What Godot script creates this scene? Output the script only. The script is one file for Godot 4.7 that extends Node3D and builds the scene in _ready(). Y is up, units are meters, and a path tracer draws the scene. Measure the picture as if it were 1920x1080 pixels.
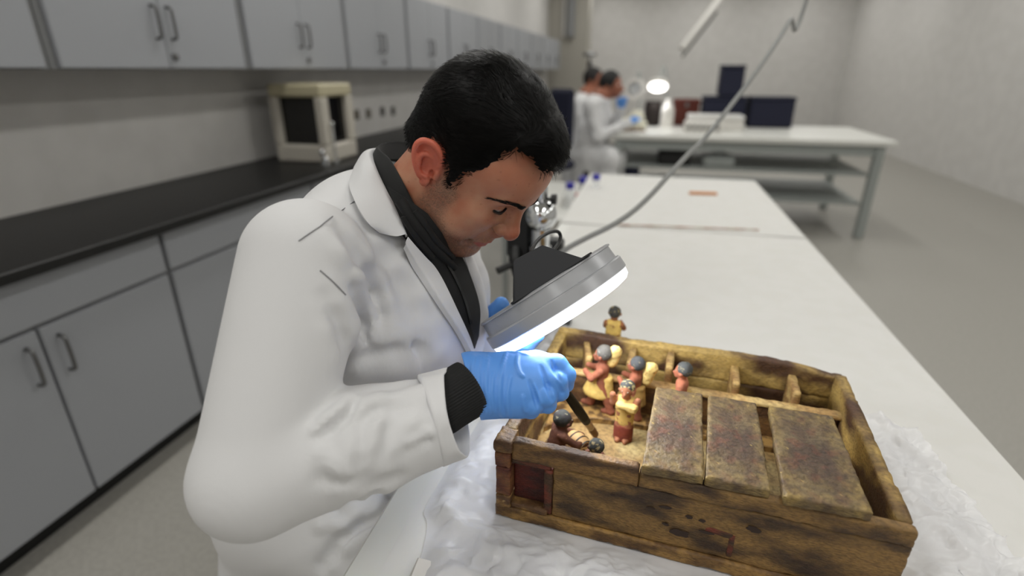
extends Node3D

# ---------------------------------------------------------------- camera numbers
const FPX := 1000.0                       # focal length in pixels of the 1920x1080 frame
const EYE := Vector3(0, 1.42, 0)
var cam_basis := Basis.from_euler(Vector3(deg_to_rad(-22.3), deg_to_rad(13.9), 0))
var taken := {}
var mats := {}

func at(px: float, py: float, d: float) -> Vector3:
	return EYE + cam_basis * Vector3((px - 960.0) / FPX * d, (540.0 - py) / FPX * d, -d)

func on_height(px: float, py: float, y: float) -> Vector3:      # the point of a sight line at a given height
	var v := at(px, py, 1.0) - EYE
	return EYE + v * ((y - EYE.y) / v.y)

func _ready() -> void:
	setup_camera_and_light()
	make_materials()
	build_room()
	build_table()
	build_wooden_model()
	build_figurines()
	build_lamp()
	build_brush()
	build_person()
	build_far_bench()
	build_side_things()

func setup_camera_and_light() -> void:
	var cam := Camera3D.new()
	cam.name = "camera"
	cam.fov = rad_to_deg(2.0 * atan(540.0 / FPX))
	cam.near = 0.02
	cam.far = 60.0
	add_child(cam)
	cam.position = EYE
	cam.basis = cam_basis
	cam.current = true
	var at_ := CameraAttributesPhysical.new()
	at_.frustum_focal_length = 12.0 / (540.0 / FPX)
	at_.frustum_focus_distance = 0.655
	at_.frustum_near = 0.02
	at_.frustum_far = 60.0
	at_.exposure_aperture = APERTURE
	cam.attributes = at_
	var env := Environment.new()
	env.background_mode = Environment.BG_COLOR
	env.background_color = Color(0.02, 0.02, 0.022)
	env.tonemap_mode = Environment.TONE_MAPPER_LINEAR
	env.tonemap_exposure = 1.0
	env.sdfgi_enabled = true
	env.ssao_enabled = true
	env.ssil_enabled = true
	var we := WorldEnvironment.new()
	we.name = "world_environment"
	we.environment = env
	add_child(we)

const APERTURE := 2.3
const CEIL_ENERGY := 1.40
const RING_ENERGY := 0.15
const CEIL_COLOR := Color(1.0, 0.995, 0.98)

# ---------------------------------------------------------------- naming
func numbered(called: String) -> String:
	var n: int = taken.get(called, 0)
	taken[called] = n + 1
	return called if n == 0 else "%s_%03d" % [called, n]

func tag(o: Node3D, label: String, category: String, group := "", kind := "") -> Node3D:
	if label: o.set_meta("label", label)
	if category: o.set_meta("category", category)
	if group: o.set_meta("group", group)
	if kind: o.set_meta("kind", kind)
	return o

func thing(called: String, label: String, category: String, where := Vector3.ZERO, turn := 0.0, group := "") -> Node3D:
	var o := Node3D.new()
	o.name = numbered(called)
	add_child(o, true)
	o.position = where
	o.rotation.y = turn
	tag(o, label, category, group)
	return o

func part(called: String, mesh: Mesh, mat: Material, parent: Node3D, label := "") -> MeshInstance3D:
	var o := MeshInstance3D.new()
	o.name = called
	o.mesh = mesh
	o.material_override = mat
	if label: o.set_meta("label", label)
	parent.add_child(o, true)
	return o

func whole(called: String, mesh: Mesh, mat: Material, label: String, category: String, where := Vector3.ZERO, turn := 0.0, group := "") -> MeshInstance3D:
	var o := MeshInstance3D.new()
	o.name = numbered(called)
	o.mesh = mesh
	o.material_override = mat
	add_child(o, true)
	o.position = where
	o.rotation.y = turn
	tag(o, label, category, group)
	return o

func struct(called: String, mesh: Mesh, mat: Material, where := Vector3.ZERO, parent: Node3D = null) -> MeshInstance3D:
	var o := MeshInstance3D.new()
	o.name = called
	o.mesh = mesh
	o.material_override = mat
	(parent if parent else self).add_child(o, true)
	o.position = where
	if parent == null: o.set_meta("kind", "structure")
	return o

# ---------------------------------------------------------------- materials
func std(c: Color, rough := 0.6, metal := 0.0) -> StandardMaterial3D:
	var m := StandardMaterial3D.new()
	m.albedo_color = c
	m.roughness = rough
	m.metallic = metal
	return m

func noise(freq: float, octaves := 4, sd := 1, kind := FastNoiseLite.TYPE_SIMPLEX_SMOOTH) -> FastNoiseLite:
	var n := FastNoiseLite.new()
	n.seed = sd
	n.noise_type = kind
	n.frequency = freq
	n.fractal_type = FastNoiseLite.FRACTAL_FBM
	n.fractal_octaves = octaves
	return n

func noise_tex(n: FastNoiseLite, size := 256, normal := false, bump := 4.0, ramp: Gradient = null) -> NoiseTexture2D:
	var t := NoiseTexture2D.new()
	t.width = size
	t.height = size
	t.seamless = true
	t.noise = n
	t.as_normal_map = normal
	t.bump_strength = bump
	if ramp: t.color_ramp = ramp
	return t

func ramp(stops: Array) -> Gradient:
	var g := Gradient.new()
	var o := PackedFloat32Array()
	var c := PackedColorArray()
	for s in stops:
		o.append(s[0])
		c.append(s[1])
	g.offsets = o
	g.colors = c
	return g

func tri(m: StandardMaterial3D, scale: float, world := false) -> StandardMaterial3D:
	m.uv1_triplanar = true
	m.uv1_world_triplanar = world
	m.uv1_scale = Vector3.ONE * scale
	return m

func textured(stops: Array, freq: float, scale: float, rough := 0.7, sd := 1, bump := 0.0, stretch := Vector3.ONE) -> StandardMaterial3D:
	var m := std(Color.WHITE, rough)
	m.albedo_texture = noise_tex(noise(freq, 5, sd), 512, false, 4.0, ramp(stops))
	if bump > 0.0:
		m.heightmap_enabled = true
		m.heightmap_texture = noise_tex(noise(freq * 2.2, 5, sd + 7), 512)
		m.heightmap_scale = bump
	tri(m, scale)
	m.uv1_scale = stretch * scale
	return m

# ---------------------------------------------------------------- plain meshes
func st_new() -> SurfaceTool:
	var st := SurfaceTool.new()
	st.begin(Mesh.PRIMITIVE_TRIANGLES)
	return st

# a box with chamfered edges, from its centre and size
func add_box(st: SurfaceTool, c: Vector3, s: Vector3, ch := 0.002, b := Basis.IDENTITY) -> void:
	var h := s * 0.5
	ch = minf(ch, minf(h.x, minf(h.y, h.z)) * 0.9)
	st.set_smooth_group(-1)
	var f := func(p: Vector3) -> Vector3: return c + b * p
	for axis in 3:
		for sg in [-1.0, 1.0]:
			var u := (axis + 1) % 3
			var v := (axis + 2) % 3
			var q := []
			for e in [[-1, -1], [1, -1], [1, 1], [-1, 1]]:
				var p := Vector3.ZERO
				p[axis] = sg * h[axis]
				p[u] = e[0] * (h[u] - ch)
				p[v] = e[1] * (h[v] - ch)
				q.append(f.call(p))
			if sg > 0: q.reverse()
			quad(st, q[0], q[1], q[2], q[3])
	for axis in 3:                                   # edges along axis
		var u := (axis + 1) % 3
		var v := (axis + 2) % 3
		for su in [-1.0, 1.0]:
			for sv in [-1.0, 1.0]:
				var p := [Vector3.ZERO, Vector3.ZERO, Vector3.ZERO, Vector3.ZERO]
				for k in 4:
					var t: Vector3 = p[k]
					t[axis] = (h[axis] - ch) * (-1.0 if k == 0 or k == 3 else 1.0)
					t[u] = su * (h[u] if k < 2 else h[u] - ch)
					t[v] = sv * (h[v] - ch if k < 2 else h[v])
					p[k] = f.call(t)
				if su * sv > 0: quad(st, p[0], p[1], p[2], p[3])
				else: quad(st, p[3], p[2], p[1], p[0])
	for sx in [-1.0, 1.0]:
		for sy in [-1.0, 1.0]:
			for sz in [-1.0, 1.0]:
				var a: Vector3 = f.call(Vector3(sx * h.x, sy * (h.y - ch), sz * (h.z - ch)))
				var d: Vector3 = f.call(Vector3(sx * (h.x - ch), sy * h.y, sz * (h.z - ch)))
				var e: Vector3 = f.call(Vector3(sx * (h.x - ch), sy * (h.y - ch), sz * h.z))
				if sx * sy * sz > 0: tri3(st, a, e, d)
				else: tri3(st, a, d, e)

func tri3(st: SurfaceTool, a: Vector3, b: Vector3, c: Vector3) -> void:
	st.add_vertex(a); st.add_vertex(b); st.add_vertex(c)

func quad(st: SurfaceTool, a: Vector3, b: Vector3, c: Vector3, d: Vector3) -> void:
	tri3(st, a, b, c); tri3(st, a, c, d)

func done(st: SurfaceTool) -> ArrayMesh:
	st.generate_normals()
	return st.commit()

func box(s: Vector3, ch := 0.002, c := Vector3.ZERO) -> ArrayMesh:
	var st := st_new()
	add_box(st, c, s, ch)
	return done(st)

# a lathed profile: points are (radius, height)
func add_lathe(st: SurfaceTool, prof: Array, n := 32, x := Transform3D.IDENTITY, sharp := false) -> void:
	st.set_smooth_group(-1 if sharp else 1)
	for i in prof.size() - 1:
		var p: Vector2 = prof[i]
		var q: Vector2 = prof[i + 1]
		st.set_smooth_group(-1 if sharp else 1 + i)
		for k in n:
			var a0 := TAU * k / n
			var a1 := TAU * (k + 1) / n
			var v := [Vector3(cos(a0) * p.x, p.y, sin(a0) * p.x), Vector3(cos(a1) * p.x, p.y, sin(a1) * p.x), Vector3(cos(a1) * q.x, q.y, sin(a1) * q.x), Vector3(cos(a0) * q.x, q.y, sin(a0) * q.x)]
			if q.x > 0.00001: tri3(st, x * v[0], x * v[2], x * v[3])
			if p.x > 0.00001: tri3(st, x * v[0], x * v[1], x * v[2])

func add_lathe_smooth(st: SurfaceTool, prof: Array, n := 32, x := Transform3D.IDENTITY) -> void:
	st.set_smooth_group(1)
	for i in prof.size() - 1:
		var p: Vector2 = prof[i]
		var q: Vector2 = prof[i + 1]
		for k in n:
			var a0 := TAU * k / n
			var a1 := TAU * ((k + 1) % n) / n
			var v := [Vector3(cos(a0) * p.x, p.y, sin(a0) * p.x), Vector3(cos(a1) * p.x, p.y, sin(a1) * p.x), Vector3(cos(a1) * q.x, q.y, sin(a1) * q.x), Vector3(cos(a0) * q.x, q.y, sin(a0) * q.x)]
			if q.x > 0.00001: tri3(st, x * v[0], x * v[2], x * v[3])
			if p.x > 0.00001: tri3(st, x * v[0], x * v[1], x * v[2])

func lathe(prof: Array, n := 32, smooth := false) -> ArrayMesh:
	var st := st_new()
	if smooth: add_lathe_smooth(st, prof, n)
	else: add_lathe(st, prof, n)
	return done(st)

func curve_points(pts: Array, steps := 8) -> PackedVector3Array:      # Catmull-Rom through the points
	var out := PackedVector3Array()
	var n := pts.size()
	for i in n - 1:
		var p0: Vector3 = pts[maxi(i - 1, 0)]
		var p1: Vector3 = pts[i]
		var p2: Vector3 = pts[i + 1]
		var p3: Vector3 = pts[mini(i + 2, n - 1)]
		for k in steps:
			out.append(p1.cubic_interpolate(p2, p0, p3, float(k) / steps))
	out.append(pts[n - 1])
	return out

func add_tube(st: SurfaceTool, pts: PackedVector3Array, r0: float, r1 := -1.0, n := 10, caps := true) -> void:
	if r1 < 0: r1 = r0
	st.set_smooth_group(1)
	var m := pts.size()
	var up := Vector3.UP
	var rings := []
	for i in m:
		var t := (pts[mini(i + 1, m - 1)] - pts[maxi(i - 1, 0)]).normalized()
		if i == 0: up = t.cross(Vector3(0.3, 0.5, 0.8)).normalized()
		up = (up - t * up.dot(t)).normalized()
		var w := t.cross(up)
		var r := lerpf(r0, r1, float(i) / maxi(m - 1, 1))
		var ring := PackedVector3Array()
		for k in n:
			var a := TAU * k / n
			ring.append(pts[i] + (up * cos(a) + w * sin(a)) * r)
		rings.append(ring)
	for i in m - 1:
		for k in n:
			var k2 := (k + 1) % n
			quad(st, rings[i][k], rings[i + 1][k], rings[i + 1][k2], rings[i][k2])
	if caps:
		st.set_smooth_group(2)
		for k in n:
			var k2 := (k + 1) % n
			tri3(st, pts[0], rings[0][k], rings[0][k2])
			tri3(st, pts[m - 1], rings[m - 1][k2], rings[m - 1][k])

func tube(pts: Array, r0: float, r1 := -1.0, n := 10, steps := 6) -> ArrayMesh:
	var st := st_new()
	add_tube(st, curve_points(pts, steps), r0, r1, n)
	return done(st)

# prism over a polygon in the x-z plane, from y0 to y1, with a chamfered upper rim
func add_prism(st: SurfaceTool, poly: PackedVector2Array, y0: float, y1: float, ch := 0.002) -> void:
	st.set_smooth_group(-1)
	var inner: PackedVector2Array = poly
	if ch > 0.0:
		var off := Geometry2D.offset_polygon(poly, -ch, Geometry2D.JOIN_MITER)
		if off.size() > 0 and off[0].size() == poly.size():
			inner = off[0]
			var best := 0
			for k in inner.size():
				if inner[k].distance_to(poly[0]) < inner[best].distance_to(poly[0]): best = k
			var r := PackedVector2Array()
			for k in inner.size(): r.append(inner[(k + best) % inner.size()])
			inner = r
			if inner.size() > 1 and inner[1].distance_to(poly[1]) > inner[inner.size() - 1].distance_to(poly[1]):
				inner = poly
	var n := poly.size()
	var area := 0.0
	for k in n: area += poly[k].x * poly[(k + 1) % n].y - poly[(k + 1) % n].x * poly[k].y
	for k in n:
		var a := poly[k]
		var b := poly[(k + 1) % n]
		var ai := inner[k]
		var bi := inner[(k + 1) % n]
		var q := [Vector3(a.x, y0, a.y), Vector3(a.x, y1 - ch, a.y), Vector3(b.x, y1 - ch, b.y), Vector3(b.x, y0, b.y)]
		var w := [Vector3(a.x, y1 - ch, a.y), Vector3(ai.x, y1, ai.y), Vector3(bi.x, y1, bi.y), Vector3(b.x, y1 - ch, b.y)]
		if area > 0:
			q.reverse(); w.reverse()
		quad(st, q[0], q[1], q[2], q[3])
		quad(st, w[0], w[1], w[2], w[3])
	var t := Geometry2D.triangulate_polygon(inner)
	for k in range(0, t.size(), 3):
		var v := [inner[t[k]], inner[t[k + 1]], inner[t[k + 2]]]
		var cr: float = (v[1] - v[0]).cross(v[2] - v[0])
		var o := [0, 1, 2] if cr > 0 else [0, 2, 1]
		tri3(st, Vector3(v[o[0]].x, y1, v[o[0]].y), Vector3(v[o[1]].x, y1, v[o[1]].y), Vector3(v[o[2]].x, y1, v[o[2]].y))
	t = Geometry2D.triangulate_polygon(poly)
	for k in range(0, t.size(), 3):
		var v := [poly[t[k]], poly[t[k + 1]], poly[t[k + 2]]]
		var cr: float = (v[1] - v[0]).cross(v[2] - v[0])
		var o := [0, 2, 1] if cr > 0 else [0, 1, 2]
		tri3(st, Vector3(v[o[0]].x, y0, v[o[0]].y), Vector3(v[o[1]].x, y0, v[o[1]].y), Vector3(v[o[2]].x, y0, v[o[2]].y))

# a thick sheet over a grid of points: rows of equal length; thickness goes along each point's normal
func sheet(rows: Array, thick: float, colors = null) -> ArrayMesh:
	var nr := rows.size()
	var nc: int = rows[0].size()
	var nrm := []
	for i in nr:
		var line := PackedVector3Array()
		for j in nc:
			var du: Vector3 = rows[mini(i + 1, nr - 1)][j] - rows[maxi(i - 1, 0)][j]
			var dv: Vector3 = rows[i][mini(j + 1, nc - 1)] - rows[i][maxi(j - 1, 0)]
			line.append(du.cross(dv).normalized())
		nrm.append(line)
	var st := st_new()
	st.set_smooth_group(1)
	for i in nr - 1:
		for j in nc - 1:
			var a: Vector3 = rows[i][j]
			var b: Vector3 = rows[i + 1][j]
			var c: Vector3 = rows[i + 1][j + 1]
			var d: Vector3 = rows[i][j + 1]
			quad(st, a, d, c, b)
	if thick > 0.0:
		st.set_smooth_group(2)
		for i in nr - 1:
			for j in nc - 1:
				quad(st, rows[i][j] - nrm[i][j] * thick, rows[i + 1][j] - nrm[i + 1][j] * thick, rows[i + 1][j + 1] - nrm[i + 1][j + 1] * thick, rows[i][j + 1] - nrm[i][j + 1] * thick)
		st.set_smooth_group(3)
		for j in nc - 1:
			var n0: Vector3 = nrm[0][j] * thick
			var n1: Vector3 = nrm[0][j + 1] * thick
			quad(st, rows[0][j], rows[0][j] - n0, rows[0][j + 1] - n1, rows[0][j + 1])
			n0 = nrm[nr - 1][j] * thick
			n1 = nrm[nr - 1][j + 1] * thick
			quad(st, rows[nr - 1][j + 1], rows[nr - 1][j + 1] - n1, rows[nr - 1][j] - n0, rows[nr - 1][j])
		for i in nr - 1:
			var n0: Vector3 = nrm[i][0] * thick
			var n1: Vector3 = nrm[i + 1][0] * thick
			quad(st, rows[i + 1][0], rows[i + 1][0] - n1, rows[i][0] - n0, rows[i][0])
			n0 = nrm[i][nc - 1] * thick
			n1 = nrm[i + 1][nc - 1] * thick
			quad(st, rows[i][nc - 1], rows[i][nc - 1] - n0, rows[i + 1][nc - 1] - n1, rows[i + 1][nc - 1])
	return done(st)

# ---------------------------------------------------------------- distance fields and their meshes
class Field:
	var kind := PackedInt32Array()        # 0 capsule, 1 ellipsoid
	var a := PackedVector3Array()
	var b := PackedVector3Array()
	var r0 := PackedFloat32Array()
	var r1 := PackedFloat32Array()
	var inv := PackedFloat32Array()
	var k := PackedFloat32Array()         # > 0 joins smoothly, < 0 cuts smoothly
	var wide := PackedVector3Array()      # axis along which a capsule is widened
	var by := PackedFloat32Array()        # by that factor (1 - 1/factor)
	var reach := PackedFloat32Array()     # bounding radius round the middle
	var mid := PackedVector3Array()
	var sa := PackedVector3Array()        # strokes: relief along segments
	var sb := PackedVector3Array()
	var sw := PackedFloat32Array()
	var samp := PackedFloat32Array()
	var sinv := PackedFloat32Array()
	var soff := PackedFloat32Array()
	var smid := PackedVector3Array()
	var sreach := PackedFloat32Array()
	var cap_p := PackedVector3Array()     # planes that cut the whole
	var cap_n := PackedVector3Array()
	var rough: FastNoiseLite
	var rough_amp := 0.0

	func put(kd: int, pa: Vector3, pb: Vector3, ra: float, rb: float, kk: float, w: Vector3, f: float) -> void:
		kind.append(kd); a.append(pa); b.append(pb); r0.append(ra); r1.append(rb); k.append(kk)
		wide.append(w); by.append(1.0 - 1.0 / f)
		var l := (pb - pa).length_squared() if kd == 0 else 1.0
		inv.append(1.0 / maxf(l, 1e-9))
		if kd == 0:
			mid.append((pa + pb) * 0.5)
			reach.append((pb - pa).length() * 0.5 + maxf(ra, rb) * maxf(f, 1.0))
		else:
			mid.append(pa)
			reach.append(maxf(pb.x, maxf(pb.y, pb.z)))

	func cap(pa: Vector3, pb: Vector3, ra: float, rb: float, kk := 0.01, w := Vector3.ZERO, f := 1.0) -> void:
		put(0, pa, pb, ra, rb, kk, w, f)

	func ball(c: Vector3, r: float, kk := 0.01) -> void:
		put(0, c, c, r, r, kk, Vector3.ZERO, 1.0)

	func egg(c: Vector3, radii: Vector3, kk := 0.01) -> void:
		put(1, c, radii, 0, 0, kk, Vector3.ZERO, 1.0)

	func chain(pts: Array, radii: Array, kk := 0.005) -> void:
		for i in pts.size() - 1: cap(pts[i], pts[i + 1], radii[i], radii[i + 1], kk)

	func stroke(pts: Variant, amp: float, w: float) -> void:     # amp > 0 raises a ridge, < 0 sinks a groove; fades at both ends
		var n: int = pts.size() - 1
		for i in n:
			sa.append(pts[i]); sb.append(pts[i + 1]); sw.append(1.0 / (w * w))
			samp.append(amp * (0.45 if (i == 0 or i == n - 1) and n > 2 else 1.0))
			sinv.append(1.0 / maxf((pts[i + 1] - pts[i]).length_squared(), 1e-9))
			smid.append((pts[i] + pts[i + 1]) * 0.5)
			var rr: float = (pts[i + 1] - pts[i]).length() * 0.5 + w * 2.2
			sreach.append(rr * rr)

	func value(p: Vector3) -> float:
		var d := 1e3
		for i in kind.size():
			var kk := k[i]
			var ak := absf(kk)
			var far := p.distance_to(mid[i]) - reach[i]
			if kk > 0.0:
				if far > d + ak: continue
			elif far > -d + ak: continue
			var e: float
			if kind[i] == 0:
				var pa := p - a[i]
				var ba := b[i] - a[i]
				var h := clampf(pa.dot(ba) * inv[i], 0.0, 1.0)
				var q := pa - ba * h
				if by[i] != 0.0:
					var w := wide[i]
					q -= w * (q.dot(w) * by[i])
				e = q.length() - lerpf(r0[i], r1[i], h)
			elif kind[i] == 2:
				e = maxf((a[i] - p).dot(b[i]), p.distance_to(a[i]) - r0[i])
			else:
				var rr := b[i]
				var q := (p - a[i]) / rr
				var k0 := q.length()
				var k1 := (q / rr).length()
				e = k0 * (k0 - 1.0) / maxf(k1, 1e-6)
			if kk > 0.0:
				var h := maxf(ak - absf(d - e), 0.0) / ak
				d = minf(d, e) - h * h * ak * 0.25
			else:
				var h := maxf(ak - absf(d + e), 0.0) / ak
				d = maxf(d, -e) + h * h * ak * 0.25
		for i in cap_p.size():
			d = maxf(d, (p - cap_p[i]).dot(cap_n[i]))
		return d

	func full(p: Vector3) -> float:
		var d := value(p)
		if absf(d) < 0.04:
			for i in sa.size():
				if p.distance_squared_to(smid[i]) > sreach[i]: continue
				var pa := p - sa[i]
				var ba := sb[i] - sa[i]
				var h := clampf(pa.dot(ba) * sinv[i], 0.0, 1.0)
				var q := (pa - ba * h).length_squared() * sw[i]
				if q < 4.5: d -= samp[i] * exp(-q)
			if rough_amp > 0.0: d -= rough.get_noise_3dv(p) * rough_amp
		return d

	func bounds() -> AABB:
		var box := AABB()
		var first := true
		for i in kind.size():
			if k[i] < 0.0: continue
			var g := AABB(mid[i] - Vector3.ONE * reach[i], Vector3.ONE * reach[i] * 2.0)
			box = g if first else box.merge(g)
			first = false
		return box

	var with_folds := false
	func march(o: Vector3, dir: Vector3, t0: float, t1: float) -> Vector3:
		var t := t0
		for i in 160:
			var d := full(o + dir * t) if with_folds else value(o + dir * t)
			if d < 0.0004: return o + dir * t
			t += maxf(d * 0.7, 0.0004)
			if t > t1: break
		return o + dir * minf(t, t1)

# surface nets: one vertex in each cell that the surface crosses
func mesh_field(f: Field, cell: float, paint = null, box := AABB(), st_in: Array = []) -> ArrayMesh:
	if box.size == Vector3.ZERO: box = f.bounds()
	box = box.grow(cell * 2.0)
	const B := 4
	var nb := Vector3i((box.size / (cell * B)).ceil())
	var n := nb * B + Vector3i.ONE
	var sx := n.y * n.z
	var sy := n.z
	var vals := PackedFloat32Array()
	vals.resize(n.x * n.y * n.z)
	vals.fill(1e6)
	var ids := PackedInt32Array()
	ids.resize(n.x * n.y * n.z)
	ids.fill(-1)
	var o := box.position
	var active: Array[Vector3i] = []
	var lim := cell * B * 0.87 * 1.25 + 0.004
	for bx in nb.x:
		for by in nb.y:
			for bz in nb.z:
				var c := o + Vector3(bx + 0.5, by + 0.5, bz + 0.5) * (cell * B)
				if absf(f.value(c)) < lim: active.append(Vector3i(bx, by, bz) * B)
	for blk in active:
		for x in range(blk.x, blk.x + B + 1):
			for y in range(blk.y, blk.y + B + 1):
				var row := x * sx + y * sy
				for z in range(blk.z, blk.z + B + 1):
					if vals[row + z] > 1e5:
						vals[row + z] = f.full(o + Vector3(x, y, z) * cell)
	var verts := PackedVector3Array()
	var cells := PackedInt32Array()
	var off := PackedInt32Array([0, sx, sy, sx + sy, 1, sx + 1, sy + 1, sx + sy + 1])
	var corner := [Vector3(0, 0, 0), Vector3(1, 0, 0), Vector3(0, 1, 0), Vector3(1, 1, 0), Vector3(0, 0, 1), Vector3(1, 0, 1), Vector3(0, 1, 1), Vector3(1, 1, 1)]
	var edges := PackedInt32Array([0, 1, 2, 3, 4, 5, 6, 7, 0, 2, 1, 3, 4, 6, 5, 7, 0, 4, 1, 5, 2, 6, 3, 7])
	for blk in active:
		for x in range(blk.x, blk.x + B):
			for y in range(blk.y, blk.y + B):
				for z in range(blk.z, blk.z + B):
					var at0 := x * sx + y * sy + z
					var m := 0
					for i in 8:
						if vals[at0 + off[i]] < 0.0: m |= 1 << i
					if m == 0 or m == 255: continue
					var sum := Vector3.ZERO
					var cnt := 0
					for e in 12:
						var i := edges[e * 2]
						var j := edges[e * 2 + 1]
						if ((m >> i) & 1) == ((m >> j) & 1): continue
						var vi := vals[at0 + off[i]]
						var vj := vals[at0 + off[j]]
						var t := vi / (vi - vj)
						sum += (corner[i] as Vector3).lerp(corner[j], t)
						cnt += 1
					ids[at0] = verts.size()
					verts.append(o + (Vector3(x, y, z) + sum / cnt) * cell)
					cells.append(at0)
	var idx := PackedInt32Array()
	for ci in cells.size():
		var c := cells[ci]
		var ins := vals[c] < 0.0
		# edges from this corner along x, y, z
		if (vals[c + sx] < 0.0) != ins:
			_face(idx, ids[c], ids[c - sy] if c >= sy else -1, ids[c - sy - 1], ids[c - 1], ins)
		if (vals[c + sy] < 0.0) != ins:
			_face(idx, ids[c], ids[c - 1], ids[c - sx - 1], ids[c - sx], ins)
		if (vals[c + 1] < 0.0) != ins:
			_face(idx, ids[c], ids[c - sx], ids[c - sx - sy], ids[c - sy], ins)
	return finish_mesh(verts, idx, paint)

func _face(idx: PackedInt32Array, a: int, b: int, c: int, d: int, ins: bool) -> void:
	if a < 0 or b < 0 or c < 0 or d < 0: return
	if not ins:
		idx.append(a); idx.append(b); idx.append(c); idx.append(a); idx.append(c); idx.append(d)
	else:
		idx.append(a); idx.append(c); idx.append(b); idx.append(a); idx.append(d); idx.append(c)

func finish_mesh(verts: PackedVector3Array, idx: PackedInt32Array, paint = null) -> ArrayMesh:
	var nrm := PackedVector3Array()
	nrm.resize(verts.size())
	for i in range(0, idx.size(), 3):
		var g := (verts[idx[i + 2]] - verts[idx[i]]).cross(verts[idx[i + 1]] - verts[idx[i]])
		nrm[idx[i]] += g
		nrm[idx[i + 1]] += g
		nrm[idx[i + 2]] += g
	for i in nrm.size(): nrm[i] = nrm[i].normalized()
	var arr := []
	arr.resize(Mesh.ARRAY_MAX)
	arr[Mesh.ARRAY_VERTEX] = verts
	arr[Mesh.ARRAY_NORMAL] = nrm
	arr[Mesh.ARRAY_INDEX] = idx
	if paint != null:
		var col := PackedColorArray()
		col.resize(verts.size())
		for i in verts.size(): col[i] = paint.call(verts[i], nrm[i])
		arr[Mesh.ARRAY_COLOR] = col
	var m := ArrayMesh.new()
	m.add_surface_from_arrays(Mesh.PRIMITIVE_TRIANGLES, arr)
	return m

# ---------------------------------------------------------------- materials of this place
func make_materials() -> void:
	mats.wall = textured([[0.3, Color(0.80, 0.793, 0.783)], [0.7, Color(0.82, 0.813, 0.803)]], 0.01, 0.7, 0.85, 3)
	mats.floor = textured([[0.35, Color(0.615, 0.605, 0.58)], [0.65, Color(0.645, 0.635, 0.61)]], 0.06, 1.5, 0.4, 5)
	mats.ceiling = std(Color(0.84, 0.84, 0.82), 0.9)
	mats.tile_gap = std(Color(0.55, 0.55, 0.55), 0.8)
	mats.cabinet = std(Color(0.60, 0.61, 0.63), 0.5)
	mats.cabinet_dark = std(Color(0.52, 0.525, 0.53), 0.6)
	mats.handle = std(Color(0.42, 0.42, 0.42), 0.35, 0.6)
	mats.black_top = std(Color(0.03, 0.03, 0.032), 0.45)
	mats.outlet = std(Color(0.16, 0.14, 0.12), 0.5)
	mats.white_plastic = std(Color(0.86, 0.85, 0.83), 0.4)
	mats.laminate = std(Color(0.86, 0.86, 0.84), 0.35)
	mats.paper = textured([[0.3, Color(0.855, 0.852, 0.838)], [0.7, Color(0.865, 0.862, 0.850)]], 0.012, 2.0, 0.75, 8)
	mats.metal = std(Color(0.66, 0.68, 0.68), 0.4, 0.7)
	mats.grey_paint = std(Color(0.60, 0.62, 0.61), 0.5)
	mats.chrome = std(Color(0.86, 0.87, 0.88), 0.08, 1.0)
	mats.black_plastic = std(Color(0.035, 0.036, 0.04), 0.45)
	mats.navy = std(Color(0.06, 0.075, 0.17), 0.8)
	mats.brown = std(Color(0.10, 0.055, 0.035), 0.7)
	mats.rust = std(Color(0.32, 0.11, 0.05), 0.75)
	mats.glow = std(Color(1, 1, 1), 0.5)
	mats.glow.emission_enabled = true
	mats.glow.emission = Color(1.0, 0.985, 0.95)
	mats.glow.emission_energy_multiplier = 3.0

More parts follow.
